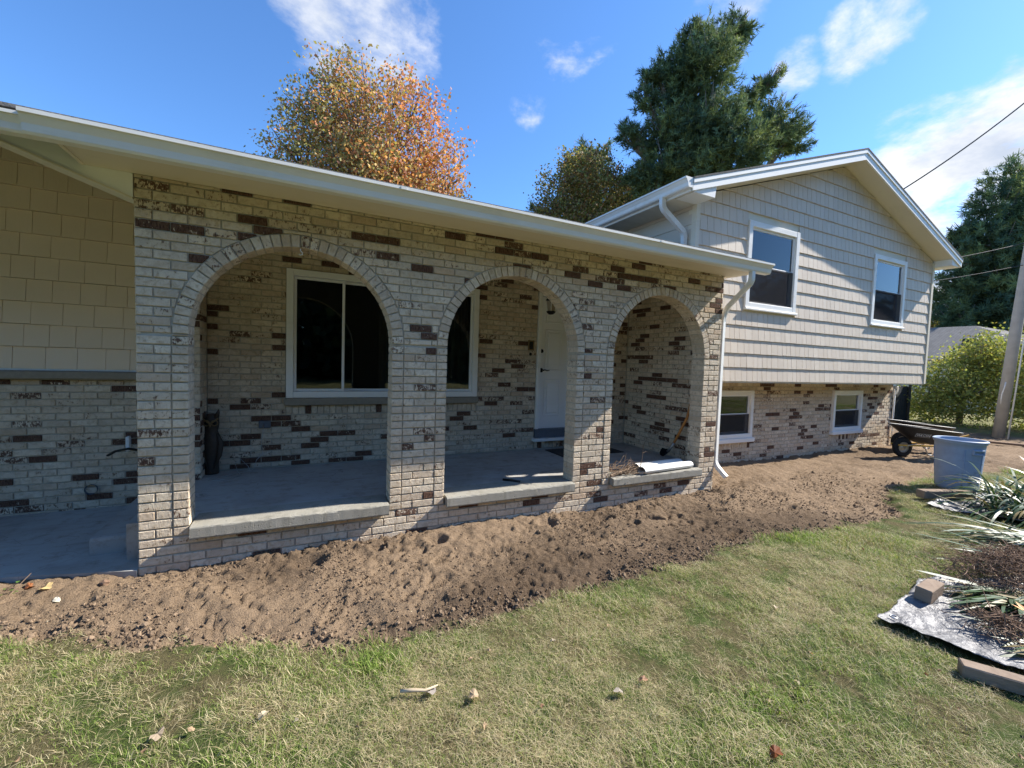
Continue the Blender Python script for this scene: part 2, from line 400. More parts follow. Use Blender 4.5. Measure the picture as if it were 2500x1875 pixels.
def brick(wall, fr, poly, d0, d1, tint, bev=.0035, vis=1.):
    if len(poly) < 3: return
    cx = sum(p[0] for p in poly)/len(poly); cy = sum(p[1] for p in poly)/len(poly)
    j = lambda: random.uniform(-.0011, .0011)
    poly = [(p[0]+j(), p[1]+j()) for p in poly]
    ins = []
    for p in poly:
        dx, dy = cx-p[0], cy-p[1]; ins.append((p[0]+math.copysign(min(bev, abs(dx)*.5), dx), p[1]+math.copysign(min(bev, abs(dy)*.5), dy)))
    d0 += random.uniform(-.002, .002); n = len(poly)
    ti = random.uniform(-.0012, .0012)
    V = [fr(p[0], p[1], d1) for p in poly]+[fr(p[0], p[1], d0-bev) for p in poly]+[fr(p[0], p[1], d0+ti*(1 if p[0] > cx else -1)) for p in ins]
    F = []
    for r_ in (0, n):
        F += [(r_+i, r_+(i+1) % n, r_+n+(i+1) % n, r_+n+i) for i in range(n)]
    F.append(tuple(range(2*n, 3*n)))
    S = [scr(v) for v in V[2*n:]]
    xs = [s[0] for s in S]; ys = [s[1] for s in S]
    ar = (max(xs)-min(xs))*(max(ys)-min(ys))*vis
    if max(xs) < 0 or min(xs) > 2500 or max(ys) < 0 or min(ys) > 1875: ar = 0
    BR.append((wall, V, F, tint, ar))
def rowlist(b0, b1):
    j0 = math.floor((b0-ZO)/CH)-1; out = []
    for j in range(j0, j0+200):
        lo = ZO+j*CH; hi = lo+CH
        if hi <= b0+.008: continue
        if lo >= b1-.008: break
        out.append((j, max(lo, b0), min(hi, b1)))
    return out
def intervals(a0, a1, holes, lo, hi):
    iv = [(a0, a1)]
    for h in holes:
        if h[3] <= lo+.02 or h[2] >= hi-.02: continue
        nv = []
        for s, e in iv:
            if h[1] <= s or h[0] >= e: nv.append((s, e)); continue
            if h[0]-s > .02: nv.append((s, h[0]))
            if e-h[1] > .02: nv.append((h[1], e))
        iv = nv
    return iv
def field(wall, fr, a0, a1, b0, b1, holes=(), phase=0., clip=None, vis=1., seed=0, depth=-.03, local=False):
    for j, lo, hi in rowlist(b0, b1):
        for s, e in intervals(a0, a1, holes, lo, hi):
            org = s if local else a0+phase
            off = (.1015 if j % 2 else 0.)
            k = math.floor((s-org-off)/.203)
            x = org+off+k*.203
            while x < e-.02:
                L = max(x, s); Rr = min(x+.203, e); x += .203
                if Rr-L < .035: continue
                l, r_, z0, z1 = L+MO/2, Rr-MO/2, lo+MO/2, hi-MO/2
                if z1-z0 < .012: continue
                t = tint_brick(L, lo, seed)
                if clip is None: brick(wall, fr, [(l, z0), (r_, z0), (r_, z1), (l, z1)], 0, depth, t, vis=vis)
                else:
                    p = clip(l, r_, z0, z1)
                    if p: brick(wall, fr, p, 0, depth, t, vis=vis)
def rowlock(wall, fr, a0, a1, b0, b1, seed=0, vis=1.):
    n = round((a1-a0)/.0677); w = (a1-a0)/n
    for i in range(n):
        brick(wall, fr, [(a0+i*w+.004, b0+.004), (a0+(i+1)*w-.004, b0+.004), (a0+(i+1)*w-.004, b1-.004), (a0+i*w+.004, b1-.004)], 0.004, -.03, tint_brick(a0+i*w, b0, seed), vis=vis)
def core(fr, a0, a1, b0, b1, holes, d0, d1, mb=None):
    mb = mb or MB(); A = sorted({a0, a1, *[min(max(h[i], a0), a1) for h in holes for i in (0, 1)]}); B = sorted({b0, b1, *[min(max(h[i], b0), b1) for h in holes for i in (2, 3)]})
    for i in range(len(A)-1):
        for k in range(len(B)-1):
            ca, cb = (A[i]+A[i+1])/2, (B[k]+B[k+1])/2
            if any(h[0] < ca < h[1] and h[2] < cb < h[3] for h in holes): continue
            vs = [fr(a, b, d) for d in (d0, d1) for b in (B[k], B[k+1]) for a in (A[i], A[i+1])]
            fs = [(0, 1, 3, 2), (4, 6, 7, 5), (0, 2, 6, 4), (1, 5, 7, 3), (0, 4, 5, 1), (2, 3, 7, 6)]
            # drop faces shared with a filled neighbour
            def filled(ii, kk):
                if ii < 0 or kk < 0 or ii >= len(A)-1 or kk >= len(B)-1: return False
                ca, cb = (A[ii]+A[ii+1])/2, (B[kk]+B[kk+1])/2
                return not any(h[0] < ca < h[1] and h[2] < cb < h[3] for h in holes)
            keep = [fs[0], fs[1]]
            if not filled(i-1, k): keep.append(fs[2])
            if not filled(i+1, k): keep.append(fs[3])
            if not filled(i, k-1): keep.append(fs[4])
            if not filled(i, k+1): keep.append(fs[5])
            mb.add(vs, keep)
    return mb

# ---------------------------------------------------------------- porch front wall with three arches
PW = 6.03; AW = 1.47; AR = AW/2; SPR = 1.735; TOP = 2.835; SILL = .31
AX = [.305+AR, .305+AW+.508+AR, .305+2*AW+2*.508+AR]      # arch centres
RING = .102
f_front = lambda a, b, d: (a, -d, b)
Ro = AR+RING
def clip_arch(l, r_, z0, z1):
    xs = set(np.linspace(l, r_, 9))
    for xc in AX:
        for z in (z0, z1):
            q = (Ro+.003)**2-(z-SPR)**2
            if q > 0:
                for sg in (-1, 1):
                    x = xc+sg*math.sqrt(q)
                    if l < x < r_: xs.add(x)
    def zl(x):
        z = z0
        for xc in AX:
            q = (Ro+.003)**2-(x-xc)**2
            if q > 0: z = max(z, SPR+math.sqrt(q))
        return z
    P = [(x, zl(x)) for x in sorted(xs)]; P = [p for p in P if p[1] < z1-.0015]
    if len(P) < 2 or P[-1][0]-P[0][0] < .018: return None
    if sum((P[i+1][0]-P[i][0])*(2*z1-P[i][1]-P[i+1][1])/2 for i in range(len(P)-1)) < .0007: return None
    low = [P[0]]
    for i in range(1, len(P)-1):
        a, b, c = low[-1], P[i], P[i+1]
        if abs((b[1]-a[1])*(c[0]-a[0])-(c[1]-a[1])*(b[0]-a[0])) > 2e-6: low.append(b)
    low.append(P[-1])
    poly = low+[(P[-1][0], z1), (P[0][0], z1)]
    out = []
    for p in poly:
        if not out or abs(p[0]-out[-1][0])+abs(p[1]-out[-1][1]) > .003: out.append(p)
    return out
field('porch_wall', f_front, 0, PW, -.16, .225, seed=0)                     # below the sills
for s, e in ((0, .203), (AX[0]+Ro, AX[1]-Ro), (AX[1]+Ro, AX[2]-Ro), (AX[2]+Ro, PW)):
    field('porch_wall', f_front, s, e, .225, SPR+.001, seed=0, local=True)
field('porch_wall', f_front, 0, PW, SPR, TOP, clip=clip_arch, seed=0)
for xc in AX:
    for j, lo, hi in rowlist(.225, SPR):
        for sg in (-1, 1):
            x0, x1 = sorted((xc+sg*AR, xc+sg*(AR+RING)))
            brick('porch_wall', f_front, [(x0+.002, lo+.005), (x1-.005, lo+.005), (x1-.005, hi-.005), (x0+.002, hi-.005)] if sg > 0 else [(x0+.005, lo+.005), (x1-.002, lo+.005), (x1-.002, hi-.005), (x0+.005, hi-.005)], .003, -.192, tint_brick(x0, lo, 2, True))
    n = 36
    for i in range(n):
        a0, a1 = math.pi*i/n+.0058, math.pi*(i+1)/n-.0058
        P = [(AR+.002, a0), (AR+RING-.006, a0+.0006), (AR+RING-.006, a1-.0006), (AR+.002, a1)]
        brick('porch_wall', f_front, [(xc+r_*math.cos(a), SPR+r_*math.sin(a)) for r_, a in P], .003, -.192, tint_brick(xc+i*.07, 2, 3, True))
# left end of the wall (return face) and back are plain mortar-backed brick; core with arch openings
mb = MB(); CD0, CD1 = -.012, -.19
mb.box(.004, PW-.004, .012, .19, -.3, .225)
edges = [(.004, AX[0]-AR-.007), (AX[0]+AR+.007, AX[1]-AR-.007), (AX[1]+AR+.007, AX[2]-AR-.007), (AX[2]+AR+.007, PW-.004)]
for s, e in edges: mb.box(s, e, .012, .19, .225, TOP)
Rc = AR+.007
for xc in AX:
    n = 32
    for i in range(n):
        a0, a1 = math.pi*i/n, math.pi*(i+1)/n
        p0 = (xc+Rc*math.cos(a0), SPR+Rc*math.sin(a0)); p1 = (xc+Rc*math.cos(a1), SPR+Rc*math.sin(a1))
        for y in (.012, .19): mb.add([(p0[0], y, p0[1]), (p1[0], y, p1[1]), (p1[0], y, TOP), (p0[0], y, TOP)], [(0, 1, 2, 3)])
        mb.add([(p0[0], .012, p0[1]), (p1[0], .012, p1[1]), (p1[0], .19, p1[1]), (p0[0], .19, p0[1])], [(0, 1, 2, 3)])
WALL = {}
WALL['porch_wall'] = hp(mb, 'porch_wall', 'mortar')
# narrow return of the left end of the porch wall and right end
f_end = lambda a, b, d: (PW+d, a, b)
field('porch_wall', f_end, .0, .195, -.1, TOP, seed=4)
f_end0 = lambda a, b, d: (0-d, a, b)
field('porch_wall', f_end0, .0, .195, -.1, TOP, seed=4)

# ---------------------------------------------------------------- porch back wall, left wall, side wall, gable base wall
YB = 1.70
f_back = lambda a, b, d: (a, YB-d, b)
WIN = (.885, 3.245, 1.02, 2.60); DOOR = (4.20, 5.20, .31, 2.66)
hb = [WIN, DOOR, (.885, 3.245, .915, 1.02)]
WALL['porch_back_wall'] = hp(core(f_back, .13, 6.0, 0., TOP, [WIN, DOOR], -.011, -.2), 'porch_back_wall', 'mortar')
field('porch_back_wall', f_back, .13, 5.93, SILL, TOP, hb, seed=6, vis=.8)
rowlock('porch_back_wall', f_back, .885, 3.245, .915, 1.02, 6, .8)
rowlock('porch_back_wall', f_back, 4.20, 5.20, .315, .43, 6, .3)
f_left = f_back
WALL['left_wall'] = hp(core(f_left, -3.2, .135, -.2, 3.50, [], -.011, -.2), 'left_wall', 'mortar')
field('left_wall', f_left, -3.2, -.12, -.06, 1.30, seed=8, vis=.85)
# stub pier beside the owl
WALL['stub_wall'] = hp(MB().box(-.117, .124, 1.378, 1.85, -.1, TOP+.3), 'stub_wall', 'mortar')
field('stub_wall', lambda a, b, d: (a, 1.37-d, b), -.125, .132, .0, TOP, seed=9, vis=.4)
field('stub_wall', lambda a, b, d: (.13+d, a, b), 1.372, 1.70, .3, TOP, seed=9, vis=.2)
f_side = lambda a, b, d: (5.93-d, a, b)
WALL['porch_side_wall'] = hp(core(f_side, .19, YB, 0., TOP, [], -.011, -.06), 'porch_side_wall', 'mortar')
field('porch_side_wall', f_side, .2, YB, SILL, TOP, seed=11, vis=.7)
YG = 1.0
f_gb = lambda a, b, d: (a, YG-d, b)
LW = [(7.12, 8.20), (10.69, 11.77)]
hg = [(a, b, .335, 1.255) for a, b in LW]
WALL['basement_wall'] = hp(core(f_gb, 6.0, 13.10, -.3, 1.43, hg, -.011, -.2), 'basement_wall', 'mortar')
field('basement_wall', f_gb, 6.07, 13.115, -.16, 1.43, hg+[(a, b, .225, .335) for a, b in LW], seed=13, vis=.8)
for a, b in LW: rowlock('basement_wall', f_gb, a, b, .225, .335, 13)
field('basement_wall', lambda a, b, d: (13.10+d, a, b), 1.0, 3.2, -.16, 1.43, seed=14, vis=.1)
hp(MB().box(6.2, 13.09, 1.21, 8.6, -.3, 1.40), 'basement_block', 'mortar')
# emit bricks: the 300 that show largest as single bricks, the rest of each wall as one mass
order = sorted(range(len(BR)), key=lambda i: -BR[i][4]); single = set(order[:300])
rest = {}
for i, (w, V, F, t, ar) in enumerate(BR):
    if i in single:
        c = Vector((sum(v[0] for v in V)/len(V), sum(v[1] for v in V)/len(V), sum(v[2] for v in V)/len(V)))
        m_ = MB(); m_.add([tuple(Vector(v)-c) for v in V], F, t)
        o = m_.obj('brick', 'brick'); o.location = c; adopt(o, WALL[w])
    else: rest.setdefault(w, MB()).add(V, F, t)
for w, m_ in rest.items(): hp(m_, 'brick_courses', 'brick', WALL[w], kind='stuff')

# ---------------------------------------------------------------- sills, floor, steps
def rough_slab(x0, x1, y0, y1, z0, z1, nx, ny, seed, amp=.004):
    """concrete lump with worn top edge"""
    xs = np.linspace(x0, x1, nx); prof = [(y0+.004, z0), (y0-.001, z0+.012), (y0, z1-.012), (y0+.003, z1-.004), (y0+.010, z1), (y0+.05, z1+.001), (y1, z1)]
    V = []; n = len(prof)
    for i, x in enumerate(xs):
        for k, (y, z) in enumerate(prof):
            a = amp*(1.5 if k in (3, 4) else .45)*(1+2*max(0., float(fbm(x*3, seed, 77))))
            V.append((x+(float(fbm(k*.8, seed, 3))*.01 if i in (0, nx-1) else 0), y+a*float(fbm(x*22, k*1.7+seed, seed))*2, z+a*float(fbm(x*19+5, k*1.3+seed, seed+3))*2*(0 if k == 6 else 1)))
    F = [(i*n+k, (i+1)*n+k, (i+1)*n+k+1, i*n+k+1) for i in range(nx-1) for k in range(n-1)]
    F += [tuple(range(n)), tuple((nx-1)*n+k for k in range(n))[::-1]]
    b = MB(); b.add(V, F); return b
for i, xc in enumerate(AX):
    hp(rough_slab(xc-AR+.012, xc+AR-.012, -.075, .25, .215, .308, 140, 7, i+1), 'sill_slab', 'sill_concrete', smooth=False)
hp(MB().box(.006, 5.925, .194, 1.69, -.2, .303), 'porch_floor', 'concrete')
for xc in AX: pass
st = MB(); pr = [(0, .0), (0, .125), (.008, .143), (.025, .15), (1.27, .15), (1.27, 0)]
st.extrude(pr, lambda p: (-.40, .40+p[0], p[1]), lambda p: (-.002, .40+p[0], p[1])); hp(st, 'entry_step', 'concrete')
hp(MB().box(-.12, .0, .194, 1.36, -.1, .30), 'porch_curb', 'concrete')
dw = MB().box(4.16, 5.24, 1.60, 1.72, .43, .475, bev=.006); hp(dw, 'door_sill', 'white_paint')
hp(MB().box(4.205, 5.195, 1.66, 1.75, .475, .61, bev=.004), 'door_threshold', 'plastic_grey')

# ---------------------------------------------------------------- front door
dr = hp(MB().box(4.26, 5.14, 1.735, 1.775, .612, 2.60), 'front_door', 'door_white')
b = MB()
b.box(4.20, 4.256, 1.67, 1.80, .612, 2.66, bev=.004); b.box(5.144, 5.20, 1.67, 1.80, .612, 2.66, bev=.004); b.box(4.257, 5.143, 1.67, 1.80, 2.606, 2.66, bev=.004)
hp(b, 'door_frame', 'white_paint', dr)
def raised(x0, x1, z0, z1, y):
    m_ = MB(); prof = [(0, 0), (.012, -.006), (.022, -.006), (.034, .004), (.05, .004)]
    rings = []
    for i, (d, h) in enumerate(prof): rings.append([(x0+d, y-h-.001, z0+d), (x1-d, y-h-.001, z0+d), (x1-d, y-h-.001, z1-d), (x0+d, y-h-.001, z1-d)])
    V = [v for r_ in rings for v in r_]; F = [(4*i+k, 4*i+(k+1) % 4, 4*i+4+(k+1) % 4, 4*i+4+k) for i in range(len(rings)-1) for k in range(4)]+[tuple(4*(len(rings)-1)+k for k in range(4))]
    return m_.add(V, F)
for x0, x1 in ((4.36, 4.65), (4.75, 5.04)):
    for z0, z1 in ((.80, 1.36), (1.50, 2.12), (2.22, 2.48)):
        b = MB(); b.box(x0, x1, 1.724, 1.736, z0, z0+.018, bev=.005); b.box(x0, x1, 1.724, 1.736, z1-.018, z1, bev=.005); b.box(x0, x0+.018, 1.7245, 1.736, z0+.017, z1-.017, bev=.005); b.box(x1-.018, x1, 1.7245, 1.736, z0+.017, z1-.017, bev=.005); b.box(x0+.05, x1-.05, 1.721, 1.736, z0+.05, z1-.05, bev=.006); hp(b, 'door_panel', 'door_white', dr)
b = MB(); b.lathe([(0, -.012), (.03, -.01), (.032, 0), (.02, .02), (.0, .022)], (0, 0, 0), 16); b.xf(Matrix.Translation((4.305, 1.735, 1.79)) @ Matrix.Rotation(R(90), 4, 'X')); hp(b, 'deadbolt', 'dark_metal', dr, True)
b = MB(); b.lathe([(0, -.005), (.032, -.004), (.034, .004), (.02, .02), (.011, .022), (.011, .05)], (0, 0, 0), 16); b.xf(Matrix.Translation((4.305, 1.735, 1.50)) @ Matrix.Rotation(R(90), 4, 'X'))
b.tube([(4.305, 1.685, 1.50), (4.34, 1.682, 1.507), (4.38, 1.682, 1.497), (4.42, 1.684, 1.502)], [.011, .010, .009, .007], 8); hp(b, 'lever_handle', 'dark_metal', dr, True)

# ---------------------------------------------------------------- windows
def win_frame(b, x0, x1, z0, z1, y0, y1, w, bev=.004):
    b.box(x0, x0+w, y0, y1, z0, z1, bev=bev); b.box(x1-w, x1, y0, y1, z0, z1, bev=bev)
    b.box(x0+w-.001, x1-w+.001, y0+.002, y1, z1-w, z1-.001, bev=bev); b.box(x0+w-.001, x1-w+.001, y0+.002, y1, z0+.001, z0+w, bev=bev)
pw_ = empty('picture_window', (2.06, YB, 1.1)); adopt(pw_, house)
b = MB(); win_frame(b, .887, 3.243, 1.11, 2.595, 1.655, 1.80, .075); hp(b, 'window_frame', 'white_paint', pw_)
b = MB()
win_frame(b, .963, 1.515, 1.186, 2.519, 1.69, 1.73, .03); win_frame(b, 2.615, 3.167, 1.186, 2.519, 1.69, 1.73, .03); win_frame(b, 1.49, 2.64, 1.1865, 2.5185, 1.735, 1.77, .028); hp(b, 'sash', 'vinyl_white', pw_)
for x0, x1, y in ((.99, 1.487, 1.71), (1.517, 2.613, 1.752), (2.643, 3.14, 1.71)): hp(MB().box(x0, x1, y, y+.004, 1.214, 2.491), 'pane', 'glass', pw_)
b = MB().box(.87, 3.26, 1.635, 1.80, 1.025, 1.108, bev=.006); hp(b, 'window_sill', 'ledge_stone', pw_)
def curtain(x0, x1, z0, z1, y, amp=.03, wl=.09, seed=0):
    n = int((x1-x0)/.012); xs = np.linspace(x0, x1, n); V = []; F = []
    ys = y+amp*np.sin(xs/wl*6.28+2*fbm(xs*3, xs*0+seed, seed))*(.6+fbm(xs*2, xs*0, seed))
    for i in range(n): V += [(xs[i], ys[i], z0), (xs[i], ys[i], z1)]
    F = [(2*i, 2*i+2, 2*i+3, 2*i+1) for i in range(n-1)]
    m_ = MB(); m_.add(V, F); return m_
hp(curtain(1.95, 2.45, 1.12, 2.59, 1.95, seed=2), 'curtain', 'curtain', pw_, True)
hp(curtain(2.65, 3.22, 1.12, 2.59, 1.95, seed=4), 'curtain', 'curtain', pw_, True)
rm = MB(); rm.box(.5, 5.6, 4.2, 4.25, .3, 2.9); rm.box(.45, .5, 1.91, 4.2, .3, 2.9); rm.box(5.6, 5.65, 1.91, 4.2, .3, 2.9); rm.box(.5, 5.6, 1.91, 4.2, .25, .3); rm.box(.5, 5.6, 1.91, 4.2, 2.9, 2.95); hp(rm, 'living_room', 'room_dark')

def hung(name, x0, x1, z0, z1, y, depth, trim, label, sill_mat=None, rec=.0, mull=None, screen=True):
    """double-hung window, outer face of trim at y"""
    e = empty(name, ((x0+x1)/2, y, z0)); adopt(e, house); e['label'] = label
    b = MB(); win_frame(b, x0, x1, z0, z1, y, y+depth, trim); hp(b, 'window_frame', 'white_paint', e)
    ix0, ix1, iz0, iz1 = x0+trim+.002, x1-trim-.002, z0+trim+.002, z1-trim-.002; zm = (iz0+iz1)/2
    b = MB(); win_frame(b, ix0, ix1, zm-.02, iz1, y+.035, y+.065, .032); hp(b, 'upper_sash', 'vinyl_white', e)
    b = MB(); win_frame(b, ix0+.001, ix1-.001, iz0, zm+.02, y+.068, y+.098, .034); hp(b, 'lower_sash', 'vinyl_white', e)
    hp(MB().box(ix0+.03, ix1-.03, y+.048, y+.052, zm+.01, iz1-.03), 'pane', 'glass', e)
    hp(MB().box(ix0+.03, ix1-.03, y+.081, y+.085, iz0+.03, zm-.012), 'pane', 'glass', e)
    if screen: hp(MB().box(ix0+.004, ix1-.004, y+.030, y+.031, iz0+.004, zm), 'insect_screen', 'screen', e)
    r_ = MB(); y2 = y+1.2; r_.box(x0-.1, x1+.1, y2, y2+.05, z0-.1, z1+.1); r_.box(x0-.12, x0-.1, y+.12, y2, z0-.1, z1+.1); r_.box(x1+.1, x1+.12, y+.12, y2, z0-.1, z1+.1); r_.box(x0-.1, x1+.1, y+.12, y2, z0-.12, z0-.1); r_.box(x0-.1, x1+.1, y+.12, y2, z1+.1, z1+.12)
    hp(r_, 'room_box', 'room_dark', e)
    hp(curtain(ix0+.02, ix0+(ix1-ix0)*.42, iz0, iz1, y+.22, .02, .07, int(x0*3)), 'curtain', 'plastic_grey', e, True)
    return e
for i, (a, b_) in enumerate(LW):
    e = hung('basement_window', a+.005, b_-.005, .42, 1.25, .955, .12, .07, ['left basement window, beside the white downspout', 'right basement window, nearer the wheelbarrows'][i])
    s_ = MB(); s_.box(a-.02, b_+.04, .93, 1.05, .345, .418, bev=.008); hp(s_, 'window_sill', 'white_paint', e)
YS = .5
UW = [(7.12, 8.39), (10.75, 11.98)]
for i, (a, b_) in enumerate(UW):
    e = hung('gable_window', a, b_, 2.565, 3.88, YS-.035, .14, .085, ['left upper window in the shake gable, above the porch gutter', 'right upper window in the shake gable'][i])
    s_ = MB(); s_.box(a-.015, b_+.015, YS-.06, YS, 2.53, 2.564, bev=.006); hp(s_, 'window_sill', 'white_paint', e)

# ---------------------------------------------------------------- shake siding
RX, RZ, SL = 9.57, 5.40, .333                         # gable ridge
zw = lambda x: RZ-.185-SL*abs(x-RX)
SK = []
def shake(fr, x0, x1, z0, z1, zt, mat):
    g = .0018 if mat == 'shake_bounce' else .0032; x0 += g; x1 -= g
    sl_ = .004 if mat == 'shake_bounce' else .0015; za, zb_ = min(z1-sl_, zt(x0)), min(z1-sl_, zt(x1))
    if max(za, zb_) < z0+.02: return
    za, zb_ = max(za, z0+.004), max(zb_, z0+.004)
    dz = random.uniform(-.0015, .0015); pb = (.028 if mat == 'shake_bounce' else .021)+random.uniform(-.001, .001); V = []
    def dd(z): return pb-(pb-.003)*(z-z0)/(z1+.02-z0)
    V = [fr(x0, z0+dz, pb), fr(x1, z0+dz, pb), fr(x1, zb_, dd(zb_)), fr(x0, za, dd(za)), fr(x0, z0+dz, -.005), fr(x1, z0+dz, -.005), fr(x1, zb_, -.005), fr(x0, za, -.005)]
    F = [(0, 1, 2, 3), (4, 7, 6, 5), (0, 4, 5, 1), (1, 5, 6, 2), (2, 6, 7, 3), (3, 7, 4, 0)]
    S = [scr(v) for v in V[:4]]; xs = [s[0] for s in S]; ys = [s[1] for s in S]
    ar = (max(xs)-min(xs))*(max(ys)-min(ys))
    if max(xs) < 0 or min(xs) > 2500 or max(ys) < 0: ar = 0
    SK.append((mat, V, F, (0, 0, random.random()), ar))
def shakes(fr, x0, x1, zb_, zt_max, ex, wmin, wmax, zt, holes, mat):
    z = zb_
    while z < zt_max:
        for s, e in intervals(x0, x1, holes, z, z+ex):
            x = s-random.uniform(0, wmin) if s == x0 else s
            while x < e-.001:
                w = random.uniform(wmin, wmax); a, b = max(x, s), min(x+w, e)
                if e-b < .03: b = e
                if b-a > .012: shake(fr, a, b, z, z+ex, zt, mat)
                x = max(x+w, b)
        z += ex
f_gab = lambda a, b, d: (a, YS-d, b)
hw = [(a-.004, b+.004, 2.528, 3.884) for a, b in UW]
shakes(f_gab, 6.062, 13.09, 1.43, 5.3, .2145, .105, .165, zw, hw, 'shake')
shakes(f_left, -3.2, -.10, 1.402, 3.45, .2085, .155, .235, lambda x: 3.48, [], 'shake_bounce')
mb = core(f_gab, 6.0, 13.15, 1.42, 3.9, [(a, b, 2.53, 3.88) for a, b in UW], -.006, -.12)
mb.extrude([(6.0, 3.9), (13.15, 3.9), (13.15, 4.0), (RX, RZ-.19), (6.0, 4.0)], lambda p: (p[0], YS+.006, p[1]), lambda p: (p[0], YS+.12, p[1]))
WALL['shake'] = hp(mb, 'gable_wall', 'soffit_cream')
WALL['shake_bounce'] = WALL['left_wall']
order = sorted(range(len(SK)), key=lambda i: -SK[i][4]); single = set(order[:300]); rest = {}
for i, (w, V, F, t, ar) in enumerate(SK):
    if i in single:
        c = Vector(V[0]); m_ = MB(); m_.add([tuple(Vector(v)-c) for v in V], F, t); o = m_.obj('shake', w); o.location = c; adopt(o, WALL[w])
    else: rest.setdefault(w, MB()).add(V, F, t)
for w, m_ in rest.items(): hp(m_, 'shake_courses', w, WALL[w], kind='stuff')
gw = WALL['shake']
b = MB(); b.box(5.985, 6.058, YS-.03, YS+.05, 1.43, 4.02); b.box(13.092, 13.17, YS-.03, YS+.05, 1.43, 4.0); hp(b, 'corner_board', 'soffit_cream', gw)
hp(MB().box(6.0, 13.15, YS-.004, YG+.02, 1.405, 1.428), 'overhang_soffit', 'soffit_cream', gw)
# ledge and upper trim of left wall
hp(MB().box(-3.2, -.118, 1.625, 1.70, 1.305, 1.385, bev=.012), 'wall_ledge', 'ledge_stone', WALL['left_wall'])
hp(MB().box(-3.2, -.118, 1.672, 1.70, 1.386, 1.402), 'drip_strip', 'white_paint', WALL['left_wall'])
# side wall of the gable wing above the porch roof: single clapboards
sw = hp(MB().box(6.006, 6.1, YS+.05, 8.6, 1.43, 4.05), 'wing_side_wall', 'soffit_cream')
for i in range(7):
    z0 = 2.62+i*.205; b = MB(); b.add([(5.99, YS+.05, z0), (5.99, 8.6, z0), (6.004, 8.6, z0+.203), (6.004, YS+.05, z0+.203), (6.006, YS+.05, z0), (6.006, 8.6, z0)], [(0, 1, 2, 3), (0, 4, 5, 1)], (0, 0, .5)); hp(b, 'clapboard', 'shake', sw)
b = MB(); b.box(13.0, 13.145, YS+.12, 8.6, 1.43, 4.05); hp(b, 'wing_far_wall', 'soffit_cream')

# ---------------------------------------------------------------- gable roof
gr = empty('gable_roof', (RX, YS, RZ)); adopt(gr, house)
XL, XR, YF, YK = 5.56, 13.52, YS-.33, 8.9
zr = lambda x: RZ-SL*abs(x-RX)
for nm, xe in (('l', XL), ('r', XR)):
    b = MB(); pr = [(RX, zr(RX)), (xe, zr(xe)), (xe, zr(xe)-.022), (RX, zr(RX)-.022)]
    b.extrude(pr, lambda p: (p[0], YF-.02, p[1]), lambda p: (p[0], YK, p[1])); hp(b, 'roof_shingles', 'roof_shingle', gr)
    b = MB(); xq = xe; pr = [(RX, zr(RX)-.024), (xq, zr(xq)-.024), (xq, zr(xq)-.17), (RX, zr(RX)-.19)]
    b.extrude(pr, lambda p: (p[0], YF, p[1]), lambda p: (p[0], YF+.022, p[1])); hp(b, 'rake_board', 'white_paint', gr)
    b = MB(); pr = [(RX, zr(RX)-.024), (xq, zr(xq)-.024), (xq, zr(xq)-.075), (RX, zr(RX)-.08)]
    b.extrude(pr, lambda p: (p[0], YF-.014, p[1]), lambda p: (p[0], YF-.001, p[1])); hp(b, 'rake_trim', 'white_paint', gr)
    b = MB(); xs_ = 5.95 if nm == 'l' else 13.2; pr = [(RX, zr(RX)-.165), (xq, zr(xq)-.15), (xq, zr(xq)-.162), (RX, zr(RX)-.177)]
    b.extrude(pr, lambda p: (p[0], YF+.024, p[1]), lambda p: (p[0], YS+.01, p[1])); hp(b, 'rake_soffit', 'soffit_cream', gr)
    b = MB(); s = -1 if nm == 'l' else 1; xw = 6.0 if nm == 'l' else 13.15
    b.box(min(xe, xw), max(xe, xw), YS-.0, YK, zr(xe)-.165, zr(xe)-.15); hp(b, 'eave_soffit', 'soffit_cream', gr)
    b = MB(); b.box(xe-.012, xe+.012, YF+.03, YK, zr(xe)-.17, zr(xe)-.024); hp(b, 'eave_fascia', 'white_paint', gr)
b = MB(); b.extrude([(XL+.05, zr(XL)-.171), (6.0, zr(XL)-.171), (6.02, zr(XL)-.02), (XL+.06, zr(XL)-.1)], lambda p: (p[0], YF+.0235, p[1]), lambda p: (p[0], YS-.005, p[1])); hp(b, 'eave_return', 'white_paint', gr)
b = MB(); b.extrude([(13.15, zr(XR)-.171), (XR-.02, zr(XR)-.171), (XR-.03, zr(XR)-.1), (13.15, zr(XR)+.02)], lambda p: (p[0], YF+.0235, p[1]), lambda p: (p[0], YS-.005, p[1])); hp(b, 'eave_return', 'white_paint', gr)
def gutter_prof(w, h): return [(0, 0), (-w*.52, 0), (-w*.62, h*.12), (-w*.68, h*.45), (-w*.9, h*.78), (-w, h*.82), (-w, h), (-w*.93, h), (-w*.93, h*.87), (-w*.86, h*.83), (-w*.62, h*.47), (-w*.56, h*.16), (-w*.5, .004), (-.004, .004), (-.004, h), (0, h)]
gp = gutter_prof(.125, .125)
b = MB(); zg = zr(XL)-.14
b.extrude(gp, lambda p: (XL-.013+p[0], YF+.0, zg+p[1]), lambda p: (XL-.013+p[0], YK, zg+p[1]))
gg = hp(b, 'gutter', 'gutter_white', gr)
cap = [(0, 0), (-.065, 0), (-.0775, .015), (-.085, .056), (-.1125, .0975), (-.125, .1025), (-.125, .125), (0, .125)]
b = MB(); b.extrude(cap, lambda p: (XL-.013+p[0], YF-.004, zg+p[1]), lambda p: (XL-.013+p[0], YF-.0005, zg+p[1])); hp(b, 'gutter_end_cap', 'gutter_white', gr)
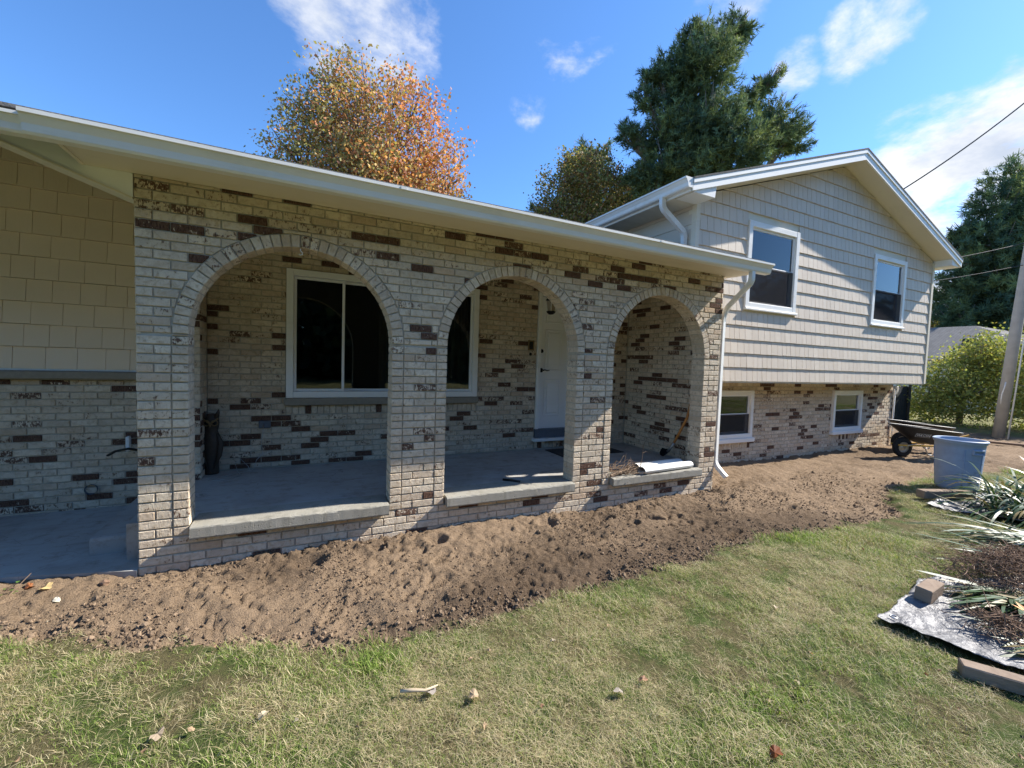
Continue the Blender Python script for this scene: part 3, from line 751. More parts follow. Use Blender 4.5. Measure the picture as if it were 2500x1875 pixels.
def spout(pts, sx, sy, name, parent, r_=.05):
    """rounded-rectangular downspout swept along a smoothed path"""
    P = [Vector(p) for p in pts]; out = [P[0]]
    for i in range(1, len(P)-1):
        a = P[i]+(P[i-1]-P[i]).normalized()*min(.07, (P[i-1]-P[i]).length*.45); c = P[i]+(P[i+1]-P[i]).normalized()*min(.07, (P[i+1]-P[i]).length*.45)
        for t in np.linspace(0, 1, 7): out.append(a*(1-t)**2+P[i]*2*t*(1-t)+c*t*t)
    out.append(P[-1]); m_ = MB()
    m_.tube(out, r_*1.25, 4, True, sx=sx, sy=sy)
    for i in range(2, len(out)-2):
        if (out[i+1]-out[i]).length < .04: m_.tube([out[i]-(out[i+1]-out[i]).normalized()*.004, out[i]+(out[i+1]-out[i]).normalized()*.004], r_*1.32, 4, True, sx=sx, sy=sy)
    return hp(m_, name, 'gutter_white', parent)
spout([(XL-.07, .62, zg+.01), (XL-.07, .62, zg-.13), (5.93, .62, zg-.40), (5.93, .62, zg-.80), (5.78, .62, zg-.98)], .62, .82, 'downspout', gr)

# ---------------------------------------------------------------- porch roof
pr_ = empty('porch_roof', (3, 0, 2.83)); adopt(pr_, house)
GX0, GX1 = -.335, 6.20
b = MB(); b.extrude([(-.44, 2.935), (-.44, 2.955), (5.2, 4.47), (5.2, 4.44)], lambda p: (-4.5, p[0], p[1]), lambda p: (5.98, p[0], p[1])); hp(b, 'roof_shingles', 'roof_shingle', pr_)
b = MB(); b.extrude([(-.44, 2.936), (-.44, 2.956), (.47, 3.196), (.47, 3.176)], lambda p: (5.981, p[0], p[1]), lambda p: (6.19, p[0], p[1])); hp(b, 'roof_shingles', 'roof_shingle', pr_)
b = MB(); b.extrude([(5.2, 4.44), (5.2, 4.47), (9, 3.4), (9, 3.37)], lambda p: (-4.5, p[0], p[1]), lambda p: (5.98, p[0], p[1])); hp(b, 'roof_shingles', 'roof_shingle', pr_)
hp(MB().box(GX0+.02, GX1, -.42, -.395, 2.80, 2.935), 'fascia', 'gutter_white', pr_)
hp(MB().box(-.255, GX1-.002, -.394, -.0045, 2.828, 2.838), 'soffit', 'soffit_cream', pr_)
b = MB(); b.box(-.262, -.24, -.394, -.02, 2.82, 2.8275); b.box(-.32, -.24, -.394, -.37, 2.815, 2.8275); hp(b, 'soffit_trim', 'soffit_cream', pr_)
b = MB(); b.add([(6.19, -.394, 2.838), (6.19, .47, 2.838), (6.19, .47, 3.17), (6.19, -.394, 2.93)], [(0, 1, 2, 3)]); b.box(6.06, 6.188, .0, .47, 2.83, 2.838); hp(b, 'end_panel', 'soffit_cream', pr_)
gp = gutter_prof(.128, .118)
b = MB(); b.extrude(gp, lambda p: (GX0, -.4205+p[0], 2.788+p[1]), lambda p: (GX1+.01, -.4205+p[0], 2.788+p[1])); pg = hp(b, 'gutter', 'gutter_white', pr_)
for xs_ in (1.72, 4.35):
    b = MB(); b.extrude([(x*1.025, z*1.01-.001) for x, z in [(0, 0), (-.0665, 0), (-.079, .014), (-.087, .053), (-.115, .092), (-.128, .097), (-.128, .118), (0, .118)]], lambda p: (xs_, -.4205+p[0], 2.788+p[1]), lambda p: (xs_+.045, -.4205+p[0], 2.788+p[1])); hp(b, 'gutter_seam', 'gutter_white', pr_)
cap = [(x, z) for x, z in [(0, 0), (-.0665, 0), (-.079, .014), (-.087, .053), (-.115, .092), (-.128, .097), (-.128, .118), (0, .118)]]
for xx in (GX0-.003, GX1+.011):
    b = MB(); b.extrude(cap, lambda p: (xx, -.4205+p[0], 2.788+p[1]), lambda p: (xx+.003, -.4205+p[0], 2.788+p[1])); hp(b, 'gutter_end_cap', 'gutter_white', pr_)
b = MB(); gq = gutter_prof(.11, .1); b.extrude(gq, lambda p: (-4.4, -.40+p[0], 2.795+p[1]), lambda p: (GX0+.03, -.40+p[0], 2.795+p[1]))
b.box(-4.4, GX0+.02, -.398, -.38, 2.80, 2.92); hp(b, 'left_gutter', 'gutter_white', pr_)
b = MB(); zb0 = lambda x: 2.664-.357*x
b.extrude([(-1.04, 3.035), (-.003, zb0(0)), (-.003, 3.04), (-.5, 3.041)], lambda p: (p[0], .0, p[1]), lambda p: (p[0], .18, p[1])); hp(b, 'end_beam', 'white_paint', pr_)
b = MB(); b.extrude([(-1.06, zb0(-1.06)-.012), (-.004, zb0(0)-.012), (-.004, zb0(0)), (-1.06, zb0(-1.06))], lambda p: (p[0], -.012, p[1]), lambda p: (p[0], .19, p[1])); hp(b, 'beam_bounce_strip', 'soffit_cream', pr_)  # cream strip paints warm bounce light on the white beam's underside
hp(MB().box(.0, 5.99, .19, 1.71, 2.815, 2.83), 'porch_ceiling', 'soffit_cream', pr_)
# white domed vent on the low roof at the far left
b = MB(); b.lathe([(.15, 0), (.15, .02), (.125, .03), (.123, .07), (.112, .11), (.085, .15), (.045, .172), (0, .18)], (-.95, .66, 3.16), 24); hp(b, 'roof_vent', 'vinyl_white', pr_, True)
spout([(5.90, -.475, 2.79), (5.90, -.475, 2.66), (6.085, -.02, 2.42), (6.085, .03, 2.30), (6.085, .03, .32), (6.10, -.14, .18)], .55, .62, 'downspout', pr_)
# hook under the first arch crown
b = MB(); b.tube([(1.04, .02, 2.47), (1.04, .02, 2.45), (1.055, .02, 2.437), (1.055, .02, 2.425), (1.04, .02, 2.416), (1.028, .02, 2.424)], .004, 6); hp(b, 'hook', 'cable_white', None, True)
# doorbell plate, outlet, wall pipe, drain cap
b = MB(); win_frame(b, 4.045, 4.145, 1.79, 1.94, 1.685, 1.70, .018, .002); hp(b, 'intercom_frame', 'gold')
hp(MB().box(4.06, 4.13, 1.69, 1.70, 1.805, 1.925), 'intercom_screen', 'dark_metal')
b = MB(); b.lathe([(0, -.01), (.022, -.008), (.026, 0), (.01, .012), (0, .014)], (0, 0, 0), 6); b.xf(Matrix.Translation((4.09, 1.69, 1.735)) @ Matrix.Rotation(R(90), 4, 'X')); hp(b, 'doorbell', 'dark_metal')
b = MB(); b.box(.615, .735, 1.672, 1.70, .765, .85, bev=.006); b.box(.672, .678, 1.668, 1.673, .77, .845); hp(b, 'outlet_box', 'plastic_grey')
b = MB(); b.box(-.54, -.51, 1.64, 1.70, .58, .73, bev=.005); hp(b, 'pipe_bracket', 'cable_white')
b = MB(); b.tube([(-.66, 1.6, .56), (-.6, 1.58, .60), (-.5, 1.58, .62), (-.42, 1.58, .60), (-.36, 1.6, .55)], .012, 8, sx=2.2); hp(b, 'hose_bracket', 'dark_metal')
b = MB(); b.lathe([(0, -.03), (.045, -.03), (.05, 0), (.05, .02)], (0, 0, 0), 16); b.xf(Matrix.Translation((-.82, 1.69, .21)) @ Matrix.Rotation(R(90), 4, 'X')); hp(b, 'drain_cap', 'plastic_grey', None, True)
b = MB(); b.tube([(13.16, .985, -.02), (13.16, .985, 1.28)], .016, 8); b.tube([(13.17, .97, 1.30), (13.2, .95, 1.33), (13.24, .96, 1.30), (13.23, .97, 1.22), (13.2, .96, 1.17)], .014, 6); hp(b, 'conduit', 'cable_white', None, True)

# ================================================================== GROUND
YBX = [-6, -2, -.9, -.4, .235, 1.2, 1.88, 3.16, 5.2, 6.6, 7.3, 7.9, 8.4, 9.2, 10.7, 12, 14, 17, 20]
YBY = [-.25, -.3, -.42, -.56, -.93, -1.40, -1.49, -1.44, -1.38, -1.48, -1.50, -1.18, -.95, -.85, -.72, -1.1, -1.5, -1.6, -1.6]
def dirtmask(x, y):
    yb = np.interp(x, YBX, YBY)+.22*fbm(x*3.1, y*3.1, 3, 4)+.20*fbm(x*10, y*10, 9, 3)
    m = np.clip((y-yb)/.16+.5, 0, 1)
    m = m*np.clip((19.5-x)/1.2+.8*fbm(x, y, 21), 0, 1)*np.clip((x+2.6)/.5, 0, 1)*np.clip((3.5-y)/.4, 0, 1)
    return m
DIV = [(4.42, -.47, .17, .085), (1.13, -.27, .12, .07), (1.65, -.2, .07, .06), (2.15, -.25, .09, .06), (3.94, -.37, .10, .055), (3.31, -.25, .11, .06), (4.12, -.62, .05, .05)]
# boot prints: x, y, heading
PRINT = [(1.55, -.72, .3), (1.95, -.95, .5), (2.55, -.62, -.2), (3.55, -.72, .2), (3.1, -1.0, -.1), (2.1, -.55, .9), (.75, -.55, .6), (4.6, -.95, .1), (5.3, -.6, -.3), (6.2, -.9, .2), (5.9, -.35, .4), (7.0, -.5, 0.), (4.9, -1.15, .3), (1.25, -1.02, 1.2), (3.75, -.45, .2), (6.9, -1.1, -.2)]
def height(x, y):
    x = np.asarray(x, float); y = np.asarray(y, float); m = dirtmask(x, y)
    near = np.clip((25-np.hypot(x-3, y))/10, 0, 1)
    lawn = .03*fbm(x*1.3, y*1.3, 31, 3)+.012*fbm(x*6, y*6, 33, 2)
    d = -.015+.10*fbm(x*1.25, y*1.9, 41, 4)+.050*fbm(x*5, y*5, 43, 4, .6)+.030*fbm(x*17, y*17, 47, 3, .65)
    rg = 1-np.abs(fbm(x*2.4+.6*fbm(x*2, y*2, 3), y*3.2, 51, 2))*4; d = d+.035*np.clip(rg, 0, 1)**2*fbm(x*1.1, y*1.1, 53, 2)*2
    d = d+.05*np.exp(-((y+.12)/.16)**2)*(.3+1.6*fbm(x*2.2, y*.5, 55, 3))*(np.clip((y+.6)/.3, 0, 1))
    rid = np.abs(fbm(x*9, y*11, 63, 3, .6)); d = d-.034*np.clip(.10-rid, 0, .1)/.1*np.clip(fbm(x*1.7, y*1.7, 65, 2)*3+.5, 0, 1)
    d = d+.016*np.clip(fbm(x*26, y*26, 67, 2)*2.2, 0, 1)
    # plough-like drag marks with grain across the bed
    d = d+.010*fbm((x*.8+y*.6)*9, (y*.8-x*.6)*2.2, 57, 3)
    for (cx, cy, r_, dp) in DIV:
        q = np.hypot((x-cx), (y-cy)*1.25)/r_; d = d-dp*np.exp(-q**4)+.022*np.exp(-((q-1.25)/.3)**2)
    for (cx, cy, h) in PRINT:
        u = (x-cx)*math.cos(h)+(y-cy)*math.sin(h); v = -(x-cx)*math.sin(h)+(y-cy)*math.cos(h)
        q = (np.abs(u)/.15)**4+(np.abs(v)/.05)**4; ins_ = np.exp(-q)
        d = d*(1-.9*ins_)+ins_*(-.045+.011*np.sign(np.sin(u*150)))+.024*np.exp(-((q-1.9)/.9)**2)
    # shallow scrape at the left end, where the bed meets the slab
    d = d-.07*np.exp(-(((x+.28)/.16)**2+((y+.62)/.10)**2))
    z = lawn*near*(1-m)+d*m
    edge = m*(1-m)*4; z = z-.035*edge*(np.clip(fbm(x*4, y*4, 61, 2)+.3, 0, 1))
    under = np.clip((y-.02)/.02, 0, 1)*((x > -.01) & (x < 6.1)) + np.clip((y-1.05)/.1, 0, 1)*((x > 6) & (x < 13.1))
    return np.where(under > 0, -.10, z)
def axis(segs):
    out = []
    for a, b, s in segs: out += list(np.arange(a, b-1e-6, s))
    out.append(segs[-1][1]); return np.array(out)
gx = axis([(-900, -100, 160), (-100, -20, 16), (-20, -4, 2), (-4, -1.2, .2), (-1.2, 5.6, .016), (5.6, 9, .026), (9, 14, .06), (14, 24, .35), (24, 60, 6), (60, 900, 120)])
gy = axis([(-900, -100, 160), (-100, -20, 16), (-20, -5, 1.5), (-5, -3.4, .1), (-3.4, -1.7, .035), (-1.7, .25, .016), (.25, 1.5, .05), (1.5, 4, .3), (4, 24, 4), (24, 100, 19), (100, 900, 160)])
GXX, GYY = np.meshgrid(gx, gy); HZ = height(GXX, GYY); DM = dirtmask(GXX, GYY)
# the slab bed at left stays below the concrete
slab = (GXX < .05) & (GYY > np.interp(GXX, [-3, -.65, 0], [.55, .17, .0])) & (GYY < 1.75) & (GXX > -4.5)
HZ = np.where(slab, np.minimum(HZ, -.05), HZ)
nx, ny = len(gx), len(gy); I = np.arange(nx*ny).reshape(ny, nx)
F = np.stack([I[:-1, :-1], I[:-1, 1:], I[1:, 1:], I[1:, :-1]], -1).reshape(-1, 4)
wet = np.clip(.28+1.6*fbm(GXX*.7, GYY*1.0, 71, 3)+.42*np.exp(-((GYY+1.3)/.25)**2)*np.clip((GXX-.9)/.6, 0, 1)-.45*np.clip((.9-GXX)/.8, 0, 1)-.25*np.clip((GXX-6)/2, 0, 1), 0, 1)
farm = np.clip((np.hypot(GXX-3, GYY+2)-9)/10, 0, 1)
V = np.stack([GXX, GYY, HZ], -1).reshape(-1, 3)
gme = npmesh('ground', V, F, 'ground', np.stack([DM, wet, farm], -1).reshape(-1, 3), True, 'mask')
put(bpy.data.objects.new('ground', gme), kind='structure')
# patio slab at the far left
b = MB(); b.extrude([(-4.4, 1.02), (-.65, .17), (-.006, -.012), (-.006, 1.69), (-4.4, 1.69)], lambda p: (p[0], p[1], -.2), lambda p: (p[0], p[1], .016)); b.obj('patio_slab', 'concrete', kind='structure')

# ------------------------------------------------------------------ instanced stuff (geometry nodes on point clouds)
def scatter(name, pts, rot, scl, idx, protos, label, cat, mat=None):
    me = bpy.data.meshes.new(name); pts = np.asarray(pts, np.float32); n = len(pts)
    me.vertices.add(n); me.vertices.foreach_set('co', pts.ravel())
    a = me.attributes.new('rot', 'FLOAT_VECTOR', 'POINT'); a.data.foreach_set('vector', np.asarray(rot, np.float32).ravel())
    a = me.attributes.new('scl', 'FLOAT_VECTOR', 'POINT'); a.data.foreach_set('vector', np.asarray(scl, np.float32).ravel())
    a = me.attributes.new('idx', 'INT', 'POINT'); a.data.foreach_set('value', np.asarray(idx, np.int32))
    o = put(bpy.data.objects.new(name, me), label=label, cat=cat, kind='stuff')
    cl = bpy.data.collections.new(name+'_pieces')
    for i, pm in enumerate(protos):
        cl.objects.link(bpy.data.objects.new('%s_piece_%02d' % (name, i), pm))
    g = bpy.data.node_groups.new(name, 'GeometryNodeTree')
    g.interface.new_socket('Geometry', in_out='INPUT', socket_type='NodeSocketGeometry'); g.interface.new_socket('Geometry', in_out='OUTPUT', socket_type='NodeSocketGeometry')
    N = g.nodes; L = g.links; gi = N.new('NodeGroupInput'); go = N.new('NodeGroupOutput')
    ip = N.new('GeometryNodeInstanceOnPoints'); ci = N.new('GeometryNodeCollectionInfo'); ci.inputs['Collection'].default_value = cl
    ci.inputs['Separate Children'].default_value = True; ci.inputs['Reset Children'].default_value = True
    ip.inputs['Pick Instance'].default_value = True
    def na(nm, ty):
        nd = N.new('GeometryNodeInputNamedAttribute'); nd.data_type = ty; nd.inputs['Name'].default_value = nm; return nd.outputs['Attribute']
    e2r = N.new('FunctionNodeEulerToRotation'); L.new(na('rot', 'FLOAT_VECTOR'), e2r.inputs[0])
    L.new(gi.outputs[0], ip.inputs['Points']); L.new(ci.outputs[0], ip.inputs['Instance']); L.new(na('idx', 'INT'), ip.inputs['Instance Index'])
    L.new(e2r.outputs[0], ip.inputs['Rotation']); L.new(na('scl', 'FLOAT_VECTOR'), ip.inputs['Scale']); L.new(ip.outputs[0], go.inputs[0])
    md = o.modifiers.new('scatter', 'NODES'); md.node_group = g
    return o
def tuft(nb, rad, hmin, hmax, w, lay, strawp, seed):
    r_ = np.random.default_rng(seed); V = []; F = []; T = []
    for i in range(nb):
        a = r_.uniform(0, 6.283); q = rad*math.sqrt(r_.uniform()); x, y = q*math.cos(a), q*math.sin(a)
        h = r_.uniform(hmin, hmax); straw = r_.uniform() < strawp
        th = r_.uniform(0, 6.283); lean = r_.uniform(.3, 1.25)*(lay if not straw else lay*1.35)
        dx, dy = math.cos(th), math.sin(th); ww = w*r_.uniform(.6, 1.3); o = len(V)
        px, py = -dy*ww, dx*ww; z0 = -.008 if not straw else r_.uniform(-.004, .012)
        k = (1. if straw else 0., r_.uniform(), 0)
        p = [(0, 0), (.36, .40), (.72, .75), (1.08, 1.0)]
        for j, (t, zz) in enumerate(p):
            ln = lean*h*t*(.55+.38*t); zz = zz*h*(1-.42*min(1, lean*.7)*t); s = (1, .9, .6, 0)[j]
            cx, cy = x+dx*ln+dx*h*.1*t, y+dy*ln+dy*h*.1*t
            if s > 0: V += [(cx-px*s, cy-py*s, z0+zz), (cx+px*s, cy+py*s, z0+zz)]
            else: V.append((cx, cy, z0+zz*.97))
        F += [(o, o+1, o+3, o+2), (o+2, o+3, o+5, o+4), (o+4, o+5, o+6)]; T += [k]*7
    return npmesh('tuft', V, F, 'grass', T)
tufts = [tuft(76, .09, .018, .048, .0010, 1.1, .36, 100+i) for i in range(5)]+[tuft(62, .08, .028, .070, .0014, .9, .10, 200+i) for i in range(3)]+[tuft(76, .11, .014, .044, .0010, 1.9, .66, 300+i) for i in range(3)]
def grass_points(x0, x1, y0, y1, dens, r_):
    n = int((x1-x0)*(y1-y0)*dens); x = r_.uniform(x0, x1, n); y = r_.uniform(y0, y1, n); return x, y
TARP1 = [(4.38, -2.55), (5.4, -2.40), (7.5, -3.3), (4.62, -3.28)]; TARP2 = [(7.85, -1.54), (9.2, -1.38), (10.4, -2.5), (8.1, -2.25)]
def inpoly(x, y, P):
    r_ = np.ones(len(x), bool)
    for i in range(len(P)):
        (ax, ay), (bx, by) = P[i], P[(i+1) % len(P)]; r_ &= (bx-ax)*(y-ay)-(by-ay)*(x-ax) < .0
    return r_
gr_ = np.random.default_rng(11); XS = []; YS_ = []; SS = []
for (x0, x1, y0, y1, dn, sc) in ((-1.6, 5.6, -3.6, -.3, 520, .95), (5.6, 9.5, -4.2, -.6, 330, 1.05), (9.5, 15, -5, 0, 110, 1.5), (15, 26, -9, 3, 22, 2.4), (-1.6, 5.6, -5.2, -3.6, 90, 1.3), (5.6, 15, -8, -4.2, 30, 2.), (-8, -1.6, -6, -.2, 50, 1.7)):
    x, y = grass_points(x0, x1, y0, y1, dn, gr_); XS.append(x); YS_.append(y); SS.append(np.full(len(x), sc))
X = np.concatenate(XS); Y = np.concatenate(YS_); S = np.concatenate(SS)
m = dirtmask(X, Y); bare = fbm(X*1.7, Y*1.7, 81, 3)
dist_e = np.interp(X, YBX, YBY)-Y                      # thin, scuffed turf along the bed
thin = np.clip(.35+dist_e/.45+1.3*fbm(X*4, Y*4, 83, 3), .12, 1)
keep = (gr_.uniform(size=len(X)) > np.clip(m*1.7, 0, .9985)) & ((bare < .10) | (gr_.uniform(size=len(X)) < .3)) & (gr_.uniform(size=len(X)) < thin)
keep &= ~((X > -.05) & (X < 6.1) & (Y > -.03)) & ~inpoly(X, Y, TARP1) & ~inpoly(X, Y, TARP2)
X, Y, S = X[keep], Y[keep], S[keep]; n = len(X); lush = fbm(X*.9, Y*.9, 91, 3)+.5*fbm(X*3, Y*3, 93, 2)
pick = np.where(lush > .10, gr_.integers(5, 8, n), np.where(lush < -.13, gr_.integers(8, 11, n), gr_.integers(0, 5, n)))
sw_ = gr_.uniform(size=n); pick = np.where(sw_ < .25, gr_.integers(0, 5, n), pick)
sc_ = S*.88*gr_.uniform(.75, 1.25, n)*(1+.35*np.clip(lush*3, -1, 1))
scatter('lawn_grass', np.stack([X, Y, height(X, Y)], -1), np.stack([gr_.normal(0, .12, n), gr_.normal(0, .12, n), gr_.uniform(0, 6.283, n)], -1), np.stack([sc_, sc_, sc_*gr_.uniform(.75, 1.2, n)], -1), pick, tufts, 'patchy autumn lawn, green blades mixed with dry straw', 'grass')
# clods and pebbles on the dug bed
def clodmesh(seed):
    r_ = np.random.default_rng(seed); t = (1+5**.5)/2
    v = np.array([(-1, t, 0), (1, t, 0), (-1, -t, 0), (1, -t, 0), (0, -1, t), (0, 1, t), (0, -1, -t), (0, 1, -t), (t, 0, -1), (t, 0, 1), (-t, 0, -1), (-t, 0, 1)])/1.9
    f = [(0, 11, 5), (0, 5, 1), (0, 1, 7), (0, 7, 10), (0, 10, 11), (1, 5, 9), (5, 11, 4), (11, 10, 2), (10, 7, 6), (7, 1, 8), (3, 9, 4), (3, 4, 2), (3, 2, 6), (3, 6, 8), (3, 8, 9), (4, 9, 5), (2, 4, 11), (6, 2, 10), (8, 6, 7), (9, 8, 1)]
    vs = [tuple(p) for p in v]; nf = []; mid = {}
    def md(a, b):
        k = (min(a, b), max(a, b))
        if k not in mid:
            q = (np.array(vs[a])+np.array(vs[b]))/2; q = q/np.linalg.norm(q); mid[k] = len(vs); vs.append(tuple(q))
        return mid[k]
    for a, b, c in f:
        x, y, z = md(a, b), md(b, c), md(c, a); nf += [(a, x, z), (b, y, x), (c, z, y), (x, y, z)]
    V = np.array(vs)*r_.uniform(.68, 1.2, (len(vs), 1))*np.array((1, r_.uniform(.7, 1), r_.uniform(.55, .8)))
    return npmesh('clod', V, nf, 'clod')
cl_ = np.random.default_rng(23); n0 = 85000
X = cl_.uniform(-1.0, 9, n0)**1.0; Y = cl_.uniform(-1.9, .05, n0); near = np.clip(1.15-(X+1)/11, .25, 1)
m = dirtmask(X, Y); cl2 = fbm(X*2.3, Y*2.3, 101, 3)+.25*np.exp(-((Y-np.interp(X, YBX, YBY))/.22)**2)
keep = (cl_.uniform(size=n0) < np.clip(.22+2.2*cl2, .05, 1)*near*np.clip(m*1.3+.06*(Y > np.interp(X, YBX, YBY)-.28), 0, 1)) & ~((X > -.02) & (X < 6.1) & (Y > -.02)) & ~((X < 0) & (Y > -.12))
X, Y = X[keep], Y[keep]; n = len(X)
sz = .0026+.0046*cl_.exponential(1., n)*.5; edge = np.exp(-((Y-np.interp(X, YBX, YBY)-.05)/.12)**2); sz = np.clip(sz*(1+1.1*edge*cl_.uniform(size=n)), .0022, .019)
scatter('dirt_clods', np.stack([X, Y, height(X, Y)+sz*.25], -1), cl_.uniform(0, 6.28, (n, 3)), np.stack([sz]*3, -1), cl_.integers(0, 5, n), [clodmesh(i) for i in range(5)], 'loose crumbs and clods of brown soil on the dug bed', 'soil')

# ------------------------------------------------------------------ fallen leaves
def leafmesh(seed, col, s=.05, lobes=5):
    r_ = np.random.default_rng(seed); P = []
    for k in range(22):
        a = 2*math.pi*k/22; rr = s*(.80+.20*abs(math.cos(a*lobes/2)))*(1.1-.25*math.sin(a)**2)*r_.uniform(.86, 1.08); P.append((rr*math.cos(a), rr*math.sin(a)*.85, s*(.28*math.sin(a*2+seed)+.25*r_.uniform(-1, 1)*.5)))
    V = [(0, 0, s*.08)]+P+[(-s*.6, 0, 0), (-s*1.15, s*.1, s*.12), (-s*1.15, s*.13, s*.12)]
    F = [(0, 1+k, 1+(k+1) % 22) for k in range(22)]+[(23, 24, 25)]
    c = np.array([col])*r_.uniform(.8, 1.15, (len(V), 1)); return npmesh('fallen_leaf', np.array(V)*.62, F, 'leaf', c)
def gz(x, y): return float(height(np.array([x]), np.array([y]))[0])
LEAF = [(1.62, -1.98, .055, (.34, .30, .27), 'curled grey-brown leaf beside a pale stick on the lawn'), (1.80, -2.09, .055, (.50, .38, .25), 'tan leaf on the lawn, right of the pale stick'),
        (.54, -1.76, .05, (.42, .33, .24), 'brown dry leaf on the lawn at the bottom left'), (.92, -1.83, .035, (.62, .52, .36), 'small cream leaf on the lawn toward the bottom left'),
        (2.45, -2.35, .045, (.38, .33, .28), 'curled grey leaf in the middle of the lawn'), (2.83, -2.87, .055, (.22, .075, .03), 'red-brown leaf standing at the bottom edge of the lawn'),
        (-.447, -.098, .055, (.55, .42, .20), 'large pale yellow leaf on soil before the patio slab'), (-.574, .02, .06, (.38, .15, .06), 'rust orange leaf at the patio slab edge'),
        (-.337, -.25, .045, (.70, .66, .55), 'white lobed leaf lying on the soil at left'), (3.9, -2.2, .03, (.55, .45, .32), 'small pale leaf on the lawn near the tarp corner'),
        (2.62, -2.33, .04, (.42, .25, .16), 'reddish brown leaf beside the curled grey leaf'), (1.15, -2.4, .03, (.65, .58, .42), 'tiny cream leaf at the bottom of the lawn')]
for i, (x, y, s, c, lb) in enumerate(LEAF):
    o = bpy.data.objects.new('fallen_leaf', leafmesh(i+1, c, s)); o.location = (x, y, gz(x, y)+(.034 if y < -1.4 else .012)); o.rotation_euler = (random.uniform(-.3, .3), random.uniform(-.4, .4), random.uniform(0, 6)); put(o, label=lb, cat='leaf', group='fallen leaves')
ll = np.random.default_rng(5); n = 420; X = ll.uniform(-1.2, 7.5, n); Y = ll.uniform(-3.4, -.1, n)
k = (Y < -1.2) | (X < .1); k &= (ll.uniform(size=n) < np.where((X < .1) & (Y > -.9), 1., .42)); X, Y = X[k], Y[k]; n = len(X)
sz = ll.uniform(.4, 1., n); scatter('leaf_litter', np.stack([X, Y, height(X, Y)+np.where(Y < -1.2, .03, .006)], -1), np.stack([ll.normal(0, .4, n), ll.normal(0, .4, n), ll.uniform(0, 6.28, n)], -1), np.stack([sz]*3, -1), ll.integers(0, 4, n), [leafmesh(40+i, c, .024) for i, c in enumerate([(.34, .22, .13), (.45, .32, .2), (.22, .12, .07), (.5, .42, .3)])], 'scraps of small dry leaves across lawn and soil edge', 'leaf litter')
b = MB(); zz = gz(1.55, -1.98)+.035; b.tube([(1.49, -1.93, zz), (1.54, -1.955, zz+.006), (1.60, -1.975, zz+.002), (1.66, -1.975, zz+.01)], [.008, .009, .007, .003], 7); b.obj('stick', 'driftwood', smooth=True, label='pale bare stick lying on the lawn', cat='stick')
b = MB(); zz = gz(-.149, -.115); b.add(*[[(v.co.x*.03-.149, v.co.y*.03-.115, v.co.z*.035+zz+.018) for v in clodmesh(77).vertices], [tuple(p.vertices) for p in clodmesh(77).polygons]]); b.obj('stone', 'root', label='brown stone standing on soil before the slab edge', cat='stone')
# weeds at the far left edge of the bed
wd = empty('weed_plant', (-.66, -.15, 0), label='small bright green weeds at the far left edge', cat='weed')
for i in range(26):
    a = random.uniform(0, 6.28); L_ = random.uniform(.014, .028); q = random.uniform(0, .16); bx, by = -.66+random.choice((0, 0, .04, -.05))+q*math.cos(a)*.5, -.15+q*math.sin(a)*1.6
    V = []; h = random.uniform(.012, .05)
    for t, w in ((0, .15), (.3, .8), (.65, .75), (1, 0.02)): V += [(bx+math.cos(a)*L_*t-math.sin(a)*w*L_*.5, by+math.sin(a)*L_*t+math.cos(a)*w*L_*.5, h+L_*.4*t*(1-t)*2), (bx+math.cos(a)*L_*t+math.sin(a)*w*L_*.5, by+math.sin(a)*L_*t-math.cos(a)*w*L_*.5, h+L_*.4*t*(1-t)*2)]
    o = put(bpy.data.objects.new('leaf', npmesh('leaf', V, [(0, 1, 3, 2), (2, 3, 5, 4), (4, 5, 7, 6)], 'leaf', [(.15*random.uniform(.7, 1.2), .22*random.uniform(.8, 1.1), .05)]*8))); adopt(o, wd)
b = MB()
for i in range(9): b.tube([(-.66+random.uniform(-.05, .05), -.15+random.uniform(-.2, .2), -.01), (-.66+random.uniform(-.08, .08), -.15+random.uniform(-.25, .25), .07)], .002, 4)
adopt(b.obj('stem', 'twig'), wd)

# ================================================================== PORCH THINGS
# carved owl
ow = empty('owl_statue', (.185, 1.60, .305), label='dark carved wooden owl standing in the porch corner', cat='statue')
b = MB(); c = (.185, 1.60, .305)
b.lathe([(0, 0), (.075, 0), (.08, .02), (.076, .10), (.086, .22), (.09, .33), (.082, .42), (.066, .465), (.074, .50), (.082, .55), (.078, .60), (.06, .635), (.03, .65), (0, .652)], c, 20, sx=.88, sy=.75); adopt(b.obj('body', 'owl_wood', smooth=True), ow)
for s in (-1, 1):
    b = MB(); b.tube([(c[0]+s*.045, c[1]-.02, c[2]+.61), (c[0]+s*.062, c[1]-.025, c[2]+.66), (c[0]+s*.07, c[1]-.02, c[2]+.70)], [.03, .018, .003], 8); adopt(b.obj('ear_tuft', 'owl_wood', smooth=True), ow)
    b = MB(); b.tube([(c[0]+s*.036+.029*math.cos(t), c[1]-.064-.004*math.sin(t), c[2]+.555+.029*math.sin(t)) for t in np.linspace(0, 6.283, 17)], .006, 6, False); adopt(b.obj('eye_ring', 'gold', smooth=True), ow)
    b = MB(); b.lathe([(0, -.008), (.014, -.006), (.018, 0), (0, .004)], (0, 0, 0), 12); b.xf(Matrix.Translation((c[0]+s*.036, c[1]-.066, c[2]+.555)) @ Matrix.Rotation(R(-90), 4, 'X')); adopt(b.obj('eye', 'dark_metal', smooth=True), ow)
    b = MB(); b.tube([(c[0]+s*.06, c[1]-.04, c[2]+.44), (c[0]+s*.088, c[1]-.03, c[2]+.33), (c[0]+s*.075, c[1]-.045, c[2]+.2), (c[0]+s*.03, c[1]-.06, c[2]+.07)], [.012, .03, .026, .006], 8); adopt(b.obj('wing', 'owl_wood', smooth=True), ow)
